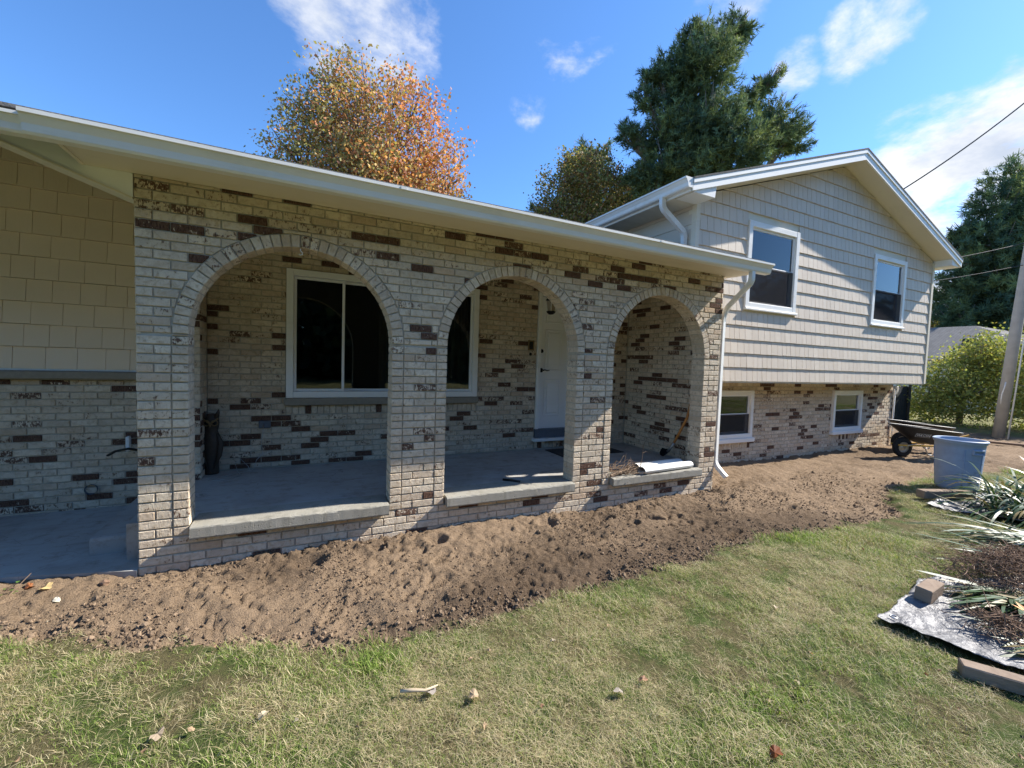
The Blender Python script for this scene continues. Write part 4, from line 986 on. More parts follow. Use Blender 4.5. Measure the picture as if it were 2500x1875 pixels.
b = MB(); b.tube([(c[0]-.07, c[1]-.07, c[2]+.605), (c[0], c[1]-.083, c[2]+.55), (c[0]+.07, c[1]-.07, c[2]+.605)], [.009, .012, .009], 6); adopt(b.obj('brow', 'gold', smooth=True), ow)
b = MB(); b.tube([(c[0], c[1]-.068, c[2]+.55), (c[0], c[1]-.09, c[2]+.53), (c[0], c[1]-.085, c[2]+.51)], [.014, .011, .002], 8); adopt(b.obj('beak', 'gold', smooth=True), ow)
# cable
b = MB(); pts = [(.665, 1.665, .81), (.66, 1.64, .72), (.645, 1.63, .62), (.65, 1.66, .55), (.66, 1.66, .48), (.60, 1.60, .42), (.58, 1.62, .33), (.55, 1.60, .309), (.44, 1.52, .309), (.36, 1.45, .309), (.26, 1.38, .309), (.2, 1.30, .309), (.3, 1.25, .309), (.42, 1.34, .309), (.47, 1.43, .309), (.43, 1.52, .33), (.40, 1.60, .40), (.45, 1.64, .43), (.52, 1.60, .36), (.55, 1.55, .309)]
b.tube(pts, .0028, 6); b.obj('white_cable', 'galv', smooth=True, label='thin white cable looped on porch floor below the outlet', cat='cable')
b = MB(); b.tube([(3.05, .31, .315), (3.12, .235, .318), (3.19, .165, .315)], [.012, .014, .012], 8); pt = b.obj('scraper_tool', 'dark_metal', smooth=True, label='black-handled hand tool lying on porch floor behind middle sill', cat='tool')
b = MB(); b.box(3.17, 3.30, .085, .16, .305, .309); b.xf(Matrix.Translation((3.2, .13, 0)) @ Matrix.Rotation(R(-40), 4, 'Z') @ Matrix.Translation((-3.2, -.13, 0))); adopt(b.obj('blade', 'galv'), pt)
MB().box(4.33, 5.42, 1.08, 1.58, .3035, .315, bev=.004).obj('door_mat', 'mat_dark', label='dark doormat in front of the white door', cat='mat')
# hanging lantern
ln = empty('porch_lantern', (4.0, 1.0, 2.82), label='hanging porch lantern with tapered glass before the white door', cat='lantern')
b = MB(); b.tube([(4.0, 1.0, 2.815), (4.0, 1.0, 2.46)], .006, 6); adopt(b.obj('chain', 'dark_metal'), ln)
b = MB(); b.lathe([(0, .06), (.02, .055), (.06, .02), (.085, 0), (.085, -.01), (0, -.012)], (4.0, 1.0, 2.44), 6); adopt(b.obj('lantern_cap', 'dark_metal'), ln)
b = MB(); b.lathe([(.078, 0), (.055, -.13), (.0, -.135)], (4.0, 1.0, 2.425), 6); adopt(b.obj('lantern_glass', 'amber_glass'), ln)
for k in range(6):
    a = 2*math.pi*k/6; b = MB(); b.tube([(4+.08*math.cos(a), 1+.08*math.sin(a), 2.427), (4+.057*math.cos(a), 1+.057*math.sin(a), 2.295)], .005, 5); adopt(b.obj('lantern_bar', 'white_paint'), ln)
b = MB(); b.lathe([(.062, 0), (.055, -.02), (.03, -.04), (0, -.045)], (4.0, 1.0, 2.295), 12); adopt(b.obj('lantern_base', 'dark_metal', smooth=True), ln)
# shovel
sh = empty('shovel', (5.80, .58, .31), label='shovel with orange wooden handle leaning in porch corner', cat='shovel')
b = MB(); b.tube([(5.79, .50, .50), (5.80, .40, .70), (5.82, .30, .92), (5.84, .235, 1.22)], [.016, .018, .018, .019], 8); adopt(b.obj('handle', 'orange_wood', smooth=True), sh)
b = MB(); b.tube([(5.77, .58, .40), (5.785, .53, .455), (5.793, .48, .54)], [.013, .017, .021], 8); adopt(b.obj('socket', 'galv', smooth=True), sh)
V = []; 
for t, w in ((0, .10), (.25, .105), (.55, .10), (.8, .07), (1, .012)):
    for u in (-1, -.5, 0, .5, 1): V.append((5.775+u*w+.0, .56+.085*t+.02*u*u, .44-.125*t-.0+.02*u*u*(1-t)))
adopt(put(bpy.data.objects.new('blade', npmesh('blade', V, [(r_*5+k, r_*5+k+1, r_*5+k+6, r_*5+k+5) for r_ in range(4) for k in range(4)], 'dark_metal', smooth=True))), sh)
# old downspout lengths on the right sill
def flute(a, b_, r_, seed):
    m_ = MB(); a, b_ = Vector(a), Vector(b_); d = (b_-a).normalized(); u = d.cross(Vector((0, 0, 1))).normalized(); w = u.cross(d); n = 40
    for rr, flip in ((r_, 1), (r_-.003, -1)):
        V = []
        for p in (a, b_):
            for k in range(n):
                an = 2*math.pi*k/n; q = rr*(1+.045*math.cos(an*10)); V.append(p+u*(q*1.12*math.cos(an))+w*(q*.78*math.sin(an)))
        m_.add(V, [(k, (k+1) % n, n+(k+1) % n, n+k) for k in range(n)])
    return m_
flute((4.74, -.02, .355), (5.62, .045, .352), .055, 1).obj('downspout_length', 'gutter_white', smooth=True, label='white fluted downspout length lying on the right sill', cat='downspout')
flute((4.80, .15, .352), (5.60, .20, .350), .055, 2).obj('downspout_length', 'gutter_white', smooth=True, label='second downspout length lying behind the one on the sill', cat='downspout')
# heap of twigs
b = MB(); tw = np.random.default_rng(8)
for i in range(95):
    x, y = 4.52+tw.normal(0, .14), .10+tw.normal(0, .08); z = .315+abs(tw.normal(0, .045)); a = tw.normal(.1, .6); L_ = tw.uniform(.10, .36); p = [(x, y, z)]
    for j in range(4): a += tw.normal(0, .45); x += math.cos(a)*L_/4; y += math.sin(a)*L_/4*.6; z = max(.312, z+tw.normal(.004, .018)); p.append((x, y, z))
    b.tube(p, [.004, .0035, .003, .002, .001], 5)
for bx, by, top, dx in ((4.78, .06, .70, .10), (4.55, .08, .55, .04), (4.60, .10, .50, .09), (4.33, .0, .46, -.06)):
    p = [(bx+dx*t+tw.normal(0, .012), by+.02*t, .33+(top-.33)*t) for t in np.linspace(0, 1, 8)]; b.tube(p, np.linspace(.005, .0012, 8), 5)
    q = p[4]; b.tube([q, (q[0]+.05, q[1], q[2]+.02), (q[0]+.09, q[1], q[2]+.0)], [.003, .002, .001], 4)
b.tube([(4.28, -.01, .33), (4.45, .03, .345), (4.62, .08, .36)], [.016, .018, .014], 7)
b.obj('twig_heap', 'twig', label='heap of dry twigs and roots on the right sill', cat='twigs')

# ================================================================== YARD THINGS
# blue rubbish can
cc = (9.52, -1.27, gz(9.5, -1.27)-.005); H_ = .72
gc = empty('garbage_can', cc, label='large blue plastic garbage can standing on the lawn edge', cat='garbage can')
b = MB(); prof = [(0, .012), (.20, .0), (.215, .012), (.225, .05), (.236, .20), (.247, .40), (.258, .58), (.262, .64), (.272, .645), (.276, .66), (.276, .685), (.268, .695), (.258, .69), (.252, .63), (.236, .35), (.215, .06), (0, .05)]
b.lathe([(r_, z*H_/.69) for r_, z in prof], cc, 48); adopt(b.obj('body', 'blue_plastic', smooth=True), gc)
b = MB(); b.tube([(cc[0]+.276*math.cos(t), cc[1]+.276*math.sin(t), cc[2]+H_*.985) for t in np.linspace(0, 6.2832, 49)], .012, 8, False); adopt(b.obj('rim', 'blue_plastic', smooth=True), gc)
for an in (-118, 62):
    b = MB(); b.box(-.075, .075, -.03, .0, -.012, .012, bev=.006); b.box(-.075, -.06, -.03, .01, -.06, .012, bev=.005); b.box(.06, .075, -.03, .01, -.06, .012, bev=.005); b.box(-.075, .075, -.03, -.018, -.062, -.045, bev=.005)
    b.xf(Matrix.Translation((cc[0], cc[1], cc[2]+.60)) @ Matrix.Rotation(R(an+90), 4, 'Z') @ Matrix.Translation((0, -.252, 0))); adopt(b.obj('handle', 'blue_plastic'), gc)
for an in (-150, -100, -50, 0, 60, 120):
    t = R(an); b = MB(); b.tube([(cc[0]+r_*math.cos(t), cc[1]+r_*math.sin(t), cc[2]+z) for r_, z in ((.223, .03), (.249, .40), (.262, .60))], .005, 5); adopt(b.obj('rib', 'blue_plastic', smooth=True), gc)
# wheelbarrows
def text_mesh(s, size):
    cu = bpy.data.curves.new('lettering', 'FONT'); cu.body = s; cu.size = size; cu.align_x = 'CENTER'; cu.align_y = 'CENTER'; cu.extrude = .0012; cu.shear = .25; cu.space_character = 1.05
    o = bpy.data.objects.new('lettering', cu); COL.objects.link(o); dg = bpy.context.evaluated_depsgraph_get(); me = bpy.data.meshes.new_from_object(o.evaluated_get(dg)); bpy.data.objects.remove(o); return me
def barrow(loc, rz, label):
    """local x points to the wheel; handles at -x"""
    e = empty('wheelbarrow', loc, rz, label=label, cat='wheelbarrow', group='black wheelbarrows by the fence')
    e.scale = (.86, .9, .96)
    def part(mb, name, mat, smooth=False, parent=None):
        o = mb.obj(name, mat, None, smooth); o.parent = parent or e; return o
    n = 28
    def ringp(f, inset=0.):
        """rounded tray outline at depth f (0 rim, 1 bottom)"""
        P = []
        for k in range(n):
            t = 2*math.pi*k/n; c, s = math.cos(t), math.sin(t); q = 3.2 if c < 0 else 2.4
            ex = math.copysign(abs(c)**(2/q), c); ey = math.copysign(abs(s)**(2/q), s)
            xf_ = .78*(1-f)+.22*f; xb = .60*(1-f)+.44*f; wy = (.36*(1-f)+.22*f)
            x = ex*(xf_ if ex > 0 else xb)*(1-inset); y = ey*wy*(1-.18*max(0, ex)*(1-f))*(1-inset)
            z = (.56+.11*(x+.6)/1.38)*(1-f)+(.30+.015*(x+.4))*f
            P.append((x, y, z-.0))
        return P
    V = []; lv = [(0., .0), (.12, .0), (.5, .0), (.9, .0), (1., .06)]
    for f, i_ in lv: V += ringp(f, i_)
    for f, i_ in ((1., .08), (.5, .02), (.02, .02)): V += [(x, y, z+.012*(f > .9)) for x, y, z in ringp(f, i_)]
    F = [(r_*n+k, r_*n+(k+1) % n, (r_+1)*n+(k+1) % n, (r_+1)*n+k) for r_ in range(7) for k in range(n)]
    m_ = MB(); m_.add(V, F); tray = part(m_, 'tray', 'black_poly', True)
    m_ = MB(); rp = ringp(0.); m_.tube([rp[k % n] for k in range(n+1)], .013, 7, False); part(m_, 'rim', 'black_poly', True, tray)
    for s in (-1, 1):
        m_ = MB(); m_.tube([(.66, s*.10, .255), (-.4, s*.22, .285), (-.82, s*.28, .43)], [.022, .022, .019], 4, sx=1.1, sy=1.); part(m_, 'handle', 'yellow_wood')
        m_ = MB(); m_.tube([(-.12, s*.2, .27), (-.28, s*.24, .03), (-.40, s*.24, .012), (-.48, s*.23, .27)], .013, 7); part(m_, 'leg', 'galv', True)
        m_ = MB(); m_.tube([(.50, s*.085, .215), (.50, s*.13, .25), (.34, s*.17, .31)], .010, 6); part(m_, 'wheel_bracket', 'galv', True)
    w = empty('wheel', (.50, 0, .205)); w.parent = e
    m_ = MB(); m_.lathe([(.11, -.045), (.16, -.055), (.195, -.035), (.205, 0), (.195, .035), (.16, .055), (.11, .045)], (0, 0, 0), 28); m_.xf(Matrix.Rotation(R(90), 4, 'X')); part(m_, 'tyre', 'tyre', True, w)
    m_ = MB(); m_.lathe([(0, -.03), (.03, -.06), (.035, -.03), (.09, -.02), (.112, -.045), (.112, .045), (.09, .02), (.035, .03), (.03, .06), (0, .03)], (0, 0, 0), 24); m_.xf(Matrix.Rotation(R(90), 4, 'X')); part(m_, 'rim', 'galv', True, w)
    m_ = MB(); m_.tube([(.50, -.11, .205), (.50, .11, .205)], .011, 8); part(m_, 'axle', 'galv')
    # maker's plate on the tray sides
    for s in (-1, 1):
        a0 = Vector((.34, s*.300, .50)); nrm_ = Vector((0, s*.235, -.14)).cross(Vector((1, 0, 0))); upv = Vector((0, s*.14, .26)).normalized(); xv = Vector((1, 0, .05)).normalized()*(1 if s < 0 else -1); nv = xv.cross(upv).normalized()
        upv = nv.cross(xv); M = Matrix(((xv.x, upv.x, nv.x, a0.x), (xv.y, upv.y, nv.y, a0.y), (xv.z, upv.z, nv.z, a0.z), (0, 0, 0, 1)))
        M = M @ Matrix.Translation((0, 0, .010))
        me = text_mesh('VULCAN', .068); me.transform(M); me.materials.append(MATS['white_print']); o = put(bpy.data.objects.new('lettering', me)); o.parent = tray
        m_ = MB(); win_frame(m_, -.155, .155, -.042, .042, -.001, .001, .006, 0.); m_.xf(M @ Matrix.Rotation(R(90), 4, 'X')); o = m_.obj('plate_border', 'white_print'); o.parent = tray
    return e
barrow((12.08, .0, gz(12.08, .0)-.01), math.atan2(.50, -.86), 'nearer black wheelbarrow with white lettering, behind the blue can')
barrow((13.0, .40, gz(13.0, .4)-.01), math.atan2(.50, -.86), 'farther black wheelbarrow, partly hidden behind the lettered one')
b = MB(); b.tube([(13.4, 1.6, .05), (14.6, 1.95, .92), (15.6, 2.25, 1.62)], .014, 6); b.obj('metal_rod', 'galv', label='thin metal rod leaning up behind the wheelbarrows', cat='rod')

# tarps
def tarp(name, corners, n, seed, amp, label, curl=0.):
    c = np.array(corners); U = np.linspace(0, 1, n); Ij, Jj = np.meshgrid(U, U, indexing='ij'); i, j = Ij.ravel(), Jj.ravel()
    p = c[0]*((1-i)*(1-j))[:, None]+c[1]*(i*(1-j))[:, None]+c[2]*(i*j)[:, None]+c[3]*((1-i)*j)[:, None]
    e = np.minimum(np.minimum(i, j), np.minimum(1-i, 1-j)); x = p[:, 0]+.05*fbm(i*4, j*4, seed); y = p[:, 1]+.05*fbm(i*4+9, j*4, seed+1); g = height(x, y)
    z = g+.014+amp*(1.2*np.abs(fbm(x*5, y*7, seed+2))+.35*fbm(x*14, y*14, seed+3, 3)+.12*fbm(x*40, y*40, seed+5, 2))+curl*np.exp(-e*16)*(.5+1.2*fbm(i*6, j*6, seed+4))
    V = list(zip(x, y, np.maximum(z, g+.008)))
    F = [(i*n+j, (i+1)*n+j, (i+1)*n+j+1, i*n+j+1) for i in range(n-1) for j in range(n-1)]
    m_ = MB(); m_.add(V, F); o = m_.obj(name, 'tarp_silver', smooth=True, label=label, cat='tarp')
    sd = o.modifiers.new('thickness', 'SOLIDIFY'); sd.thickness = .002
    return o
t1 = tarp('tarp', TARP1, 90, 4, .05, 'crumpled silver tarp on the lawn, corner with a grommet', .05)
zc = gz(4.5, -2.58)+.05
b = MB(); b.tube([(4.50+.018*math.cos(t), -2.585+.018*math.sin(t), zc) for t in np.linspace(0, 6.283, 17)], .005, 6, False); adopt(b.obj('grommet', 'galv', smooth=True), t1)
t2 = tarp('tarp', TARP2, 60, 14, .05, 'silver tarp folded on the ground in front of the blue can', .06)
b = MB(); b.box(-.42, .30, -.055, .055, 0, .10, bev=.006); b.xf(Matrix.Translation((8.62, -1.50, gz(8.6, -1.5)+.035)) @ Matrix.Rotation(R(-22), 4, 'Z')); b.obj('timber_offcut', 'grey_wood', label='brown timber weighing down the folded tarp by the can', cat='timber')
b = MB(); b.box(-.13, .13, -.045, .045, 0, .095, bev=.005); b.xf(Matrix.Translation((5.09, -2.545, gz(5.09, -2.545)+.028)) @ Matrix.Rotation(R(5), 4, 'Z') @ Matrix.Rotation(R(4), 4, 'X')); b.obj('timber_block', 'grey_wood', label='short square timber block sitting on the silver tarp', cat='timber')
b = MB(); b.box(0, 1.25, .0, .085, 0, .07, bev=.006); b.xf(Matrix.Translation((4.235, -2.99, gz(4.25, -3.0)+.004)) @ Matrix.Rotation(R(-58), 4, 'Z')); b.obj('landscape_timber', 'grey_wood', label='weathered landscape timber at the bottom right corner', cat='timber')

# strap-leaved plants
def strap(x, y, z, a, L_, w, bend, V, F, T, col, r_, lift=1.1, n=7):
    o = len(V); dx, dy = math.cos(a), math.sin(a); tw_ = r_.uniform(-.5, .5)
    for i in range(n):
        t = i/(n-1); th = lift-bend*t; 
        if i > 0: q += L_/(n-1)*math.cos(th); hz += L_/(n-1)*math.sin(th)
        else: q = 0.; hz = 0.
        ww = w*(.55+.8*t*(1-t)*1.9 if t < .9 else .3*(1-t)*4+.02); cx, cy = x+dx*q, y+dy*q; zz = max(z+hz, gz0+.012)
        V += [(cx+dy*ww, cy-dx*ww, zz+tw_*ww*.8), (cx-dy*ww, cy+dx*ww, zz-tw_*ww*.8)]
        T += [tuple(c_*(1.0-.15*t) for c_ in col)]*2
    F += [(o+2*i, o+2*i+1, o+2*i+3, o+2*i+2) for i in range(n-1)]
gz0 = 0.
def iris(name, cx, cy, n, L0, L1, rad, label, seed, arange=(0, 6.28), lift=(.5, 1.35), bend=(.9, 2.0), z0=.02, wd_=.0095, cat='plant', sp=1.):
    global gz0
    r_ = np.random.default_rng(seed); gz0 = gz(cx, cy); V = []; F = []; T = []
    for i in range(n):
        a = r_.uniform(*arange); q = rad*math.sqrt(r_.uniform()); b_ = r_.uniform(0, 6.28); g = r_.uniform(.7, 1.25)
        c = (.055*g, .105*g, .035*g) if r_.uniform() < .85 else (.30, .24, .11)
        strap(cx+q*math.cos(b_)*sp, cy+q*math.sin(b_), gz0+z0, a, r_.uniform(L0, L1), wd_*r_.uniform(.7, 1.3), r_.uniform(*bend), V, F, T, c, r_, r_.uniform(*lift))
    e = empty(name, (cx, cy, gz0), label=label, cat=cat)
    adopt(put(bpy.data.objects.new('foliage', npmesh('foliage', V, F, 'iris_leaf', T, True))), e)
    b = MB()
    for i in range(8): a = r_.uniform(0, 6.28); b.tube([(cx+rad*.5*math.cos(a), cy+rad*.5*math.sin(a), gz0-.02), (cx+rad*.7*math.cos(a), cy+rad*.7*math.sin(a), gz0+.05)], .012, 6)
    adopt(b.obj('rhizome', 'root'), e); return e
iris('iris_clump', 8.75, -2.22, 340, .5, .95, .42, 'dense clump of arching green strap leaves beside the blue can', 1, lift=(.6, 1.45), bend=(.9, 2.2), sp=1.4, wd_=.0125)
iris('iris_clump', 7.45, -2.58, 150, .5, .95, .28, 'sprawling strap-leaved clump in front of the folded tarp', 2, arange=(2.0, 4.3), lift=(.12, .6), bend=(.2, .9))
iris('iris_clump', 6.75, -2.72, 70, .45, .8, .22, 'flattened strap leaves lying behind the heap of roots', 5, arange=(2.2, 4.4), lift=(.08, .4), bend=(.1, .55))
iris('cut_iris_leaves', 5.66, -2.86, 95, .35, .62, .13, 'pulled green strap leaves lying across the silver tarp', 3, arange=(2.55, 3.4), lift=(.0, .22), bend=(0., .35), z0=.07, wd_=.012)
iris('cut_iris_leaves', 5.15, -3.2, 30, .3, .55, .12, 'loose strap leaves at the lower edge of the silver tarp', 6, arange=(2.3, 3.3), lift=(.0, .15), bend=(0., .25), z0=.05)
# heap of roots and dead stems
def roots(name, cx, cy, n, sx, sy, hgt, label, seed):
    r_ = np.random.default_rng(seed); b = MB(); g = gz(cx, cy)
    for i in range(n):
        x, y = cx+r_.normal(0, sx), cy+r_.normal(0, sy); e_ = math.exp(-((x-cx)/sx)**2*.35-((y-cy)/sy)**2*.35); z = g+.07+hgt*e_*r_.uniform(.15, 1); a = r_.uniform(0, 6.28); L_ = r_.uniform(.06, .22); p = [(x, y, z)]
        for j in range(3): a += r_.normal(0, .7); x += math.cos(a)*L_/3; y += math.sin(a)*L_/3; z = max(g+.05, z+r_.normal(-.003, .02)); p.append((x, y, z))
        q = r_.uniform(.001, .0035); b.tube(p, [q, q, q*.8, q*.4], 4, False)
    return b.obj(name, 'root', label=label, cat='roots', kind=None)
roots('root_heap', 6.0, -2.70, 1200, .28, .15, .25, 'tangled heap of brown roots and dead stems on the tarp', 1)
roots('root_heap', 4.98, -2.93, 200, .07, .06, .09, 'small matted root ball near the tarp front edge', 2)
fl = empty('orange_flower', (5.2, -2.98, 0), label='wilted orange flower on the tarp at the right edge', cat='flower')
for k in range(6):
    a = 2*math.pi*k/6; zf = gz(5.2, -2.98)+.13; V = [(5.2, -2.98, zf), (5.2+.04*math.cos(a-.4), -2.98+.04*math.sin(a-.4), zf+.02), (5.2+.075*math.cos(a), -2.98+.075*math.sin(a), zf+.035), (5.2+.04*math.cos(a+.4), -2.98+.04*math.sin(a+.4), zf+.02)]
    o = put(bpy.data.objects.new('petal', npmesh('petal', V, [(0, 1, 2, 3)], 'petal'))); adopt(o, fl)
b = MB(); b.tube([(5.2, -2.98, zf), (5.16, -2.96, zf-.04), (5.08, -2.93, zf-.06)], .005, 5); adopt(b.obj('stem', 'twig'), fl)

# ================================================================== BACKGROUND
# fence behind the wing corner
fe = empty('fence', (13.3, 3.3, 0), label='dark board fence behind the wheelbarrows at the house corner', cat='fence')
for i in range(46):
    x = 13.25+i*.145; b = MB(); b.box(x, x+.138, 3.3, 3.32, 0, 1.22+random.uniform(-.01, .01)); adopt(b.obj('board', 'fence_dark'), fe)
for z in (.3, 1.0): b = MB(); b.box(13.25, 19.9, 3.322, 3.36, z, z+.08); adopt(b.obj('rail', 'fence_dark'), fe)
for x in (13.2, 15.4, 17.6, 19.8): b = MB(); b.tube([(x, 3.25, 0), (x, 3.25, 1.45)], .04, 8); adopt(b.obj('post', 'fence_dark'), fe)
b = MB(); b.tube([(13.2, 3.2, 1.40), (15.4, 3.2, 1.40)], .022, 8); adopt(b.obj('top_rail', 'galv'), fe)
# utility pole and wires
up_ = empty('utility_pole', (18.3, .7, 0), label='tall weathered wooden utility pole at the right edge', cat='pole')
b = MB(); b.tube([(18.3, .7, -.1), (18.5, .6, 3), (18.7, .5, 6), (19.0, .35, 11.5)], [.125, .118, .11, .098], 18); adopt(b.obj('shaft', 'pole_wood', smooth=True), up_)
b = MB(); b.tube([(18.25, .50, -.05), (18.45, .41, 3), (18.66, .325, 6), (18.95, .19, 11.2)], .018, 7); adopt(b.obj('conduit', 'cable_white', smooth=True), up_)
b = MB(); b.tube([(18.13, .66, .9), (18.11, .65, 1.15), (18.14, .62, 1.35), (18.12, .6, 1.5)], .014, 6); adopt(b.obj('ground_wire', 'cable_white', smooth=True), up_)
b = MB(); b.box(18.0, 20.0, .22, .32, 10.9, 11.05, bev=.008); adopt(b.obj('crossarm', 'pole_wood'), up_)
def wire(p, q, sag, r_, label, name='power_line'):
    p, q = Vector(p), Vector(q); m_ = MB(); m_.tube([p.lerp(q, t)+Vector((0, 0, -4*sag*t*(1-t))) for t in np.linspace(0, 1, 21)], r_, 6); return m_.obj(name, 'cable_dark', smooth=True, label=label, cat='wire')
wire((12.5, 3.2, 4.75), (18.88, .40, 9.6), .35, .017, 'thick dark service cable rising from the gable roof to the pole')
wire((13.4, 3.0, 4.15), (18.64, .52, 5.3), .12, .012, 'thin cable running from the right eave to the pole')
wire((13.3, 3.4, 3.75), (18.6, .54, 4.7), .14, .010, 'lower thin cable from the right eave to the pole')
# planks on the ground near the pole
b = MB(); b.box(-.9, .9, -.05, .05, 0, .05, bev=.005); b.xf(Matrix.Translation((16.4, -.15, gz(16.4, -.15)+.03)) @ Matrix.Rotation(R(-64), 4, 'Z')); b.obj('plank', 'root', label='brown plank on the ground at the foot of the pole', cat='plank')

# neighbour's house
nb = empty('neighbour_house', (34, 8, 0), label='neighbouring house with low grey shingled roof beyond the hedge', cat='house')
b = MB(); b.box(30.5, 44, 2.0, 16, 0, 2.5); adopt(b.obj('wall', 'soffit_cream'), nb)
b = MB(); b.add([(29.9, 1.4, 2.4), (29.9, 16.6, 2.4), (44.6, 16.6, 2.4), (44.6, 1.4, 2.4), (34.5, 6.2, 4.45), (34.5, 11.6, 4.45), (40, 11.6, 4.45), (40, 6.2, 4.45)], [(0, 1, 5, 4), (1, 2, 6, 5), (2, 3, 7, 6), (3, 0, 4, 7), (4, 5, 6, 7), (0, 3, 2, 1)]); nr = b.obj('roof', 'roof_shingle'); adopt(nr, nb)
b = MB(); b.box(31.9, 32.4, 5.4, 5.9, 3.15, 3.6, bev=.03); adopt(b.obj('roof_vent', 'dark_metal'), nr)

# ------------------------------------------------------------------ trees
def leaf_cloud(blobs, n, size, colf, r_, shell=.75, kind='leaf', sub=7, spread=.28, up_bias=.2):
    """many small leaf faces gathered in clumps through the crown volume"""
    B = np.array(blobs); wts = B[:, 3]**2.2; wts /= wts.sum(); nc = max(1, n//sub)
    bi = r_.choice(len(B), nc, p=wts); d = r_.normal(size=(nc, 3)); d /= np.linalg.norm(d, axis=1)[:, None]
    q = shell+(1-shell)*r_.uniform(size=nc); q = np.where(r_.uniform(size=nc) < .35, r_.uniform(size=nc)**.5, q)
    q = q*(1+.13*r_.normal(size=nc))
    c = B[bi, :3]+d*(q*B[bi, 3])[:, None]
    C = np.repeat(c, sub, 0)+r_.normal(0, spread, (nc*sub, 3)); D = np.repeat(d, sub, 0)
    N = len(C); a = r_.normal(size=(N, 3))+D*.5; a[:, 2] += up_bias; a /= np.linalg.norm(a, axis=1)[:, None]
    bb = np.cross(a, r_.normal(size=(N, 3))); bb /= np.linalg.norm(bb, axis=1)[:, None]
    s = size*r_.uniform(.6, 1.35, N)[:, None]
    if kind == 'leaf':
        w = np.cross(a, bb)
        V = np.stack([C-a*s*.5, C+bb*s*.36+w*s*.08, C+a*s*.55, C-bb*s*.36+w*s*.08], 1)
    else:
        V = np.stack([C-a*s*.2, C+bb*s*.07+a*s*.2, C+a*s*.8, C-bb*s*.07+a*s*.2], 1)
    F = np.arange(N*4).reshape(N, 4); T = np.repeat(colf(C, r_), 4, 0); return V.reshape(-1, 3), F, T, c
def fir_cloud(blobs, n, L_, colf, r_, shell=.7, k=9, lift=.55):
    """boughs of needle sprays: bough axes leave each mass outward and up, sprays sit along them"""
    B = np.array(blobs); wts = B[:, 3]**2.0; wts /= wts.sum(); nb = n//9; bi = r_.choice(len(B), nb, p=wts)
    d = r_.normal(size=(nb, 3)); d /= np.linalg.norm(d, axis=1)[:, None]; q = np.where(r_.uniform(size=nb) < .3, r_.uniform(size=nb)**.5*.8, shell+(1-shell)*r_.uniform(size=nb))*(1+.10*r_.normal(size=nb))
    c0 = B[bi, :3]+d*(q*B[bi, 3])[:, None]; ax0 = d*np.array((1, 1, .6))+np.array((0, 0, lift))+.25*r_.normal(size=(nb, 3)); ax0 /= np.linalg.norm(ax0, axis=1)[:, None]
    bl = np.minimum(.95, B[bi, 3]*.8)*r_.uniform(.5, 1.25, nb)
    t9 = np.tile(np.linspace(-.5, .62, 9), nb); c = np.repeat(c0, 9, 0)+np.repeat(ax0*bl[:, None], 9, 0)*t9[:, None]+r_.normal(0, L_*.30, (nb*9, 3))*(1-.7*(t9 > .4))[:, None]
    ax = np.repeat(ax0, 9, 0)+.45*r_.normal(size=(nb*9, 3)); ax /= np.linalg.norm(ax, axis=1)[:, None]; n = nb*9
    C = np.repeat(c, k, 0); A = np.repeat(ax, k, 0); N = n*k
    sd = r_.normal(size=(N, 3)); sd -= A*(sd*A).sum(1)[:, None]; sd /= np.linalg.norm(sd, axis=1)[:, None]
    t = r_.uniform(-.3, .8, N)[:, None]; ll_ = L_*.8*r_.uniform(.7, 1.3, N)[:, None]
    b0 = C+A*t*L_*.6; tip = b0+(A*.7+sd*.8)*ll_; wv = np.cross(A, sd)*L_*.07
    V = np.stack([b0-wv, b0+wv, tip+wv*.3, tip-wv*.3], 1); F = np.arange(N*4).reshape(N, 4); T = np.repeat(np.repeat(np.repeat(colf(c0, r_), 9, 0), k, 0)*r_.uniform(.7, 1.3, (N, 1)), 4, 0)
    return V.reshape(-1, 3), F, T, c
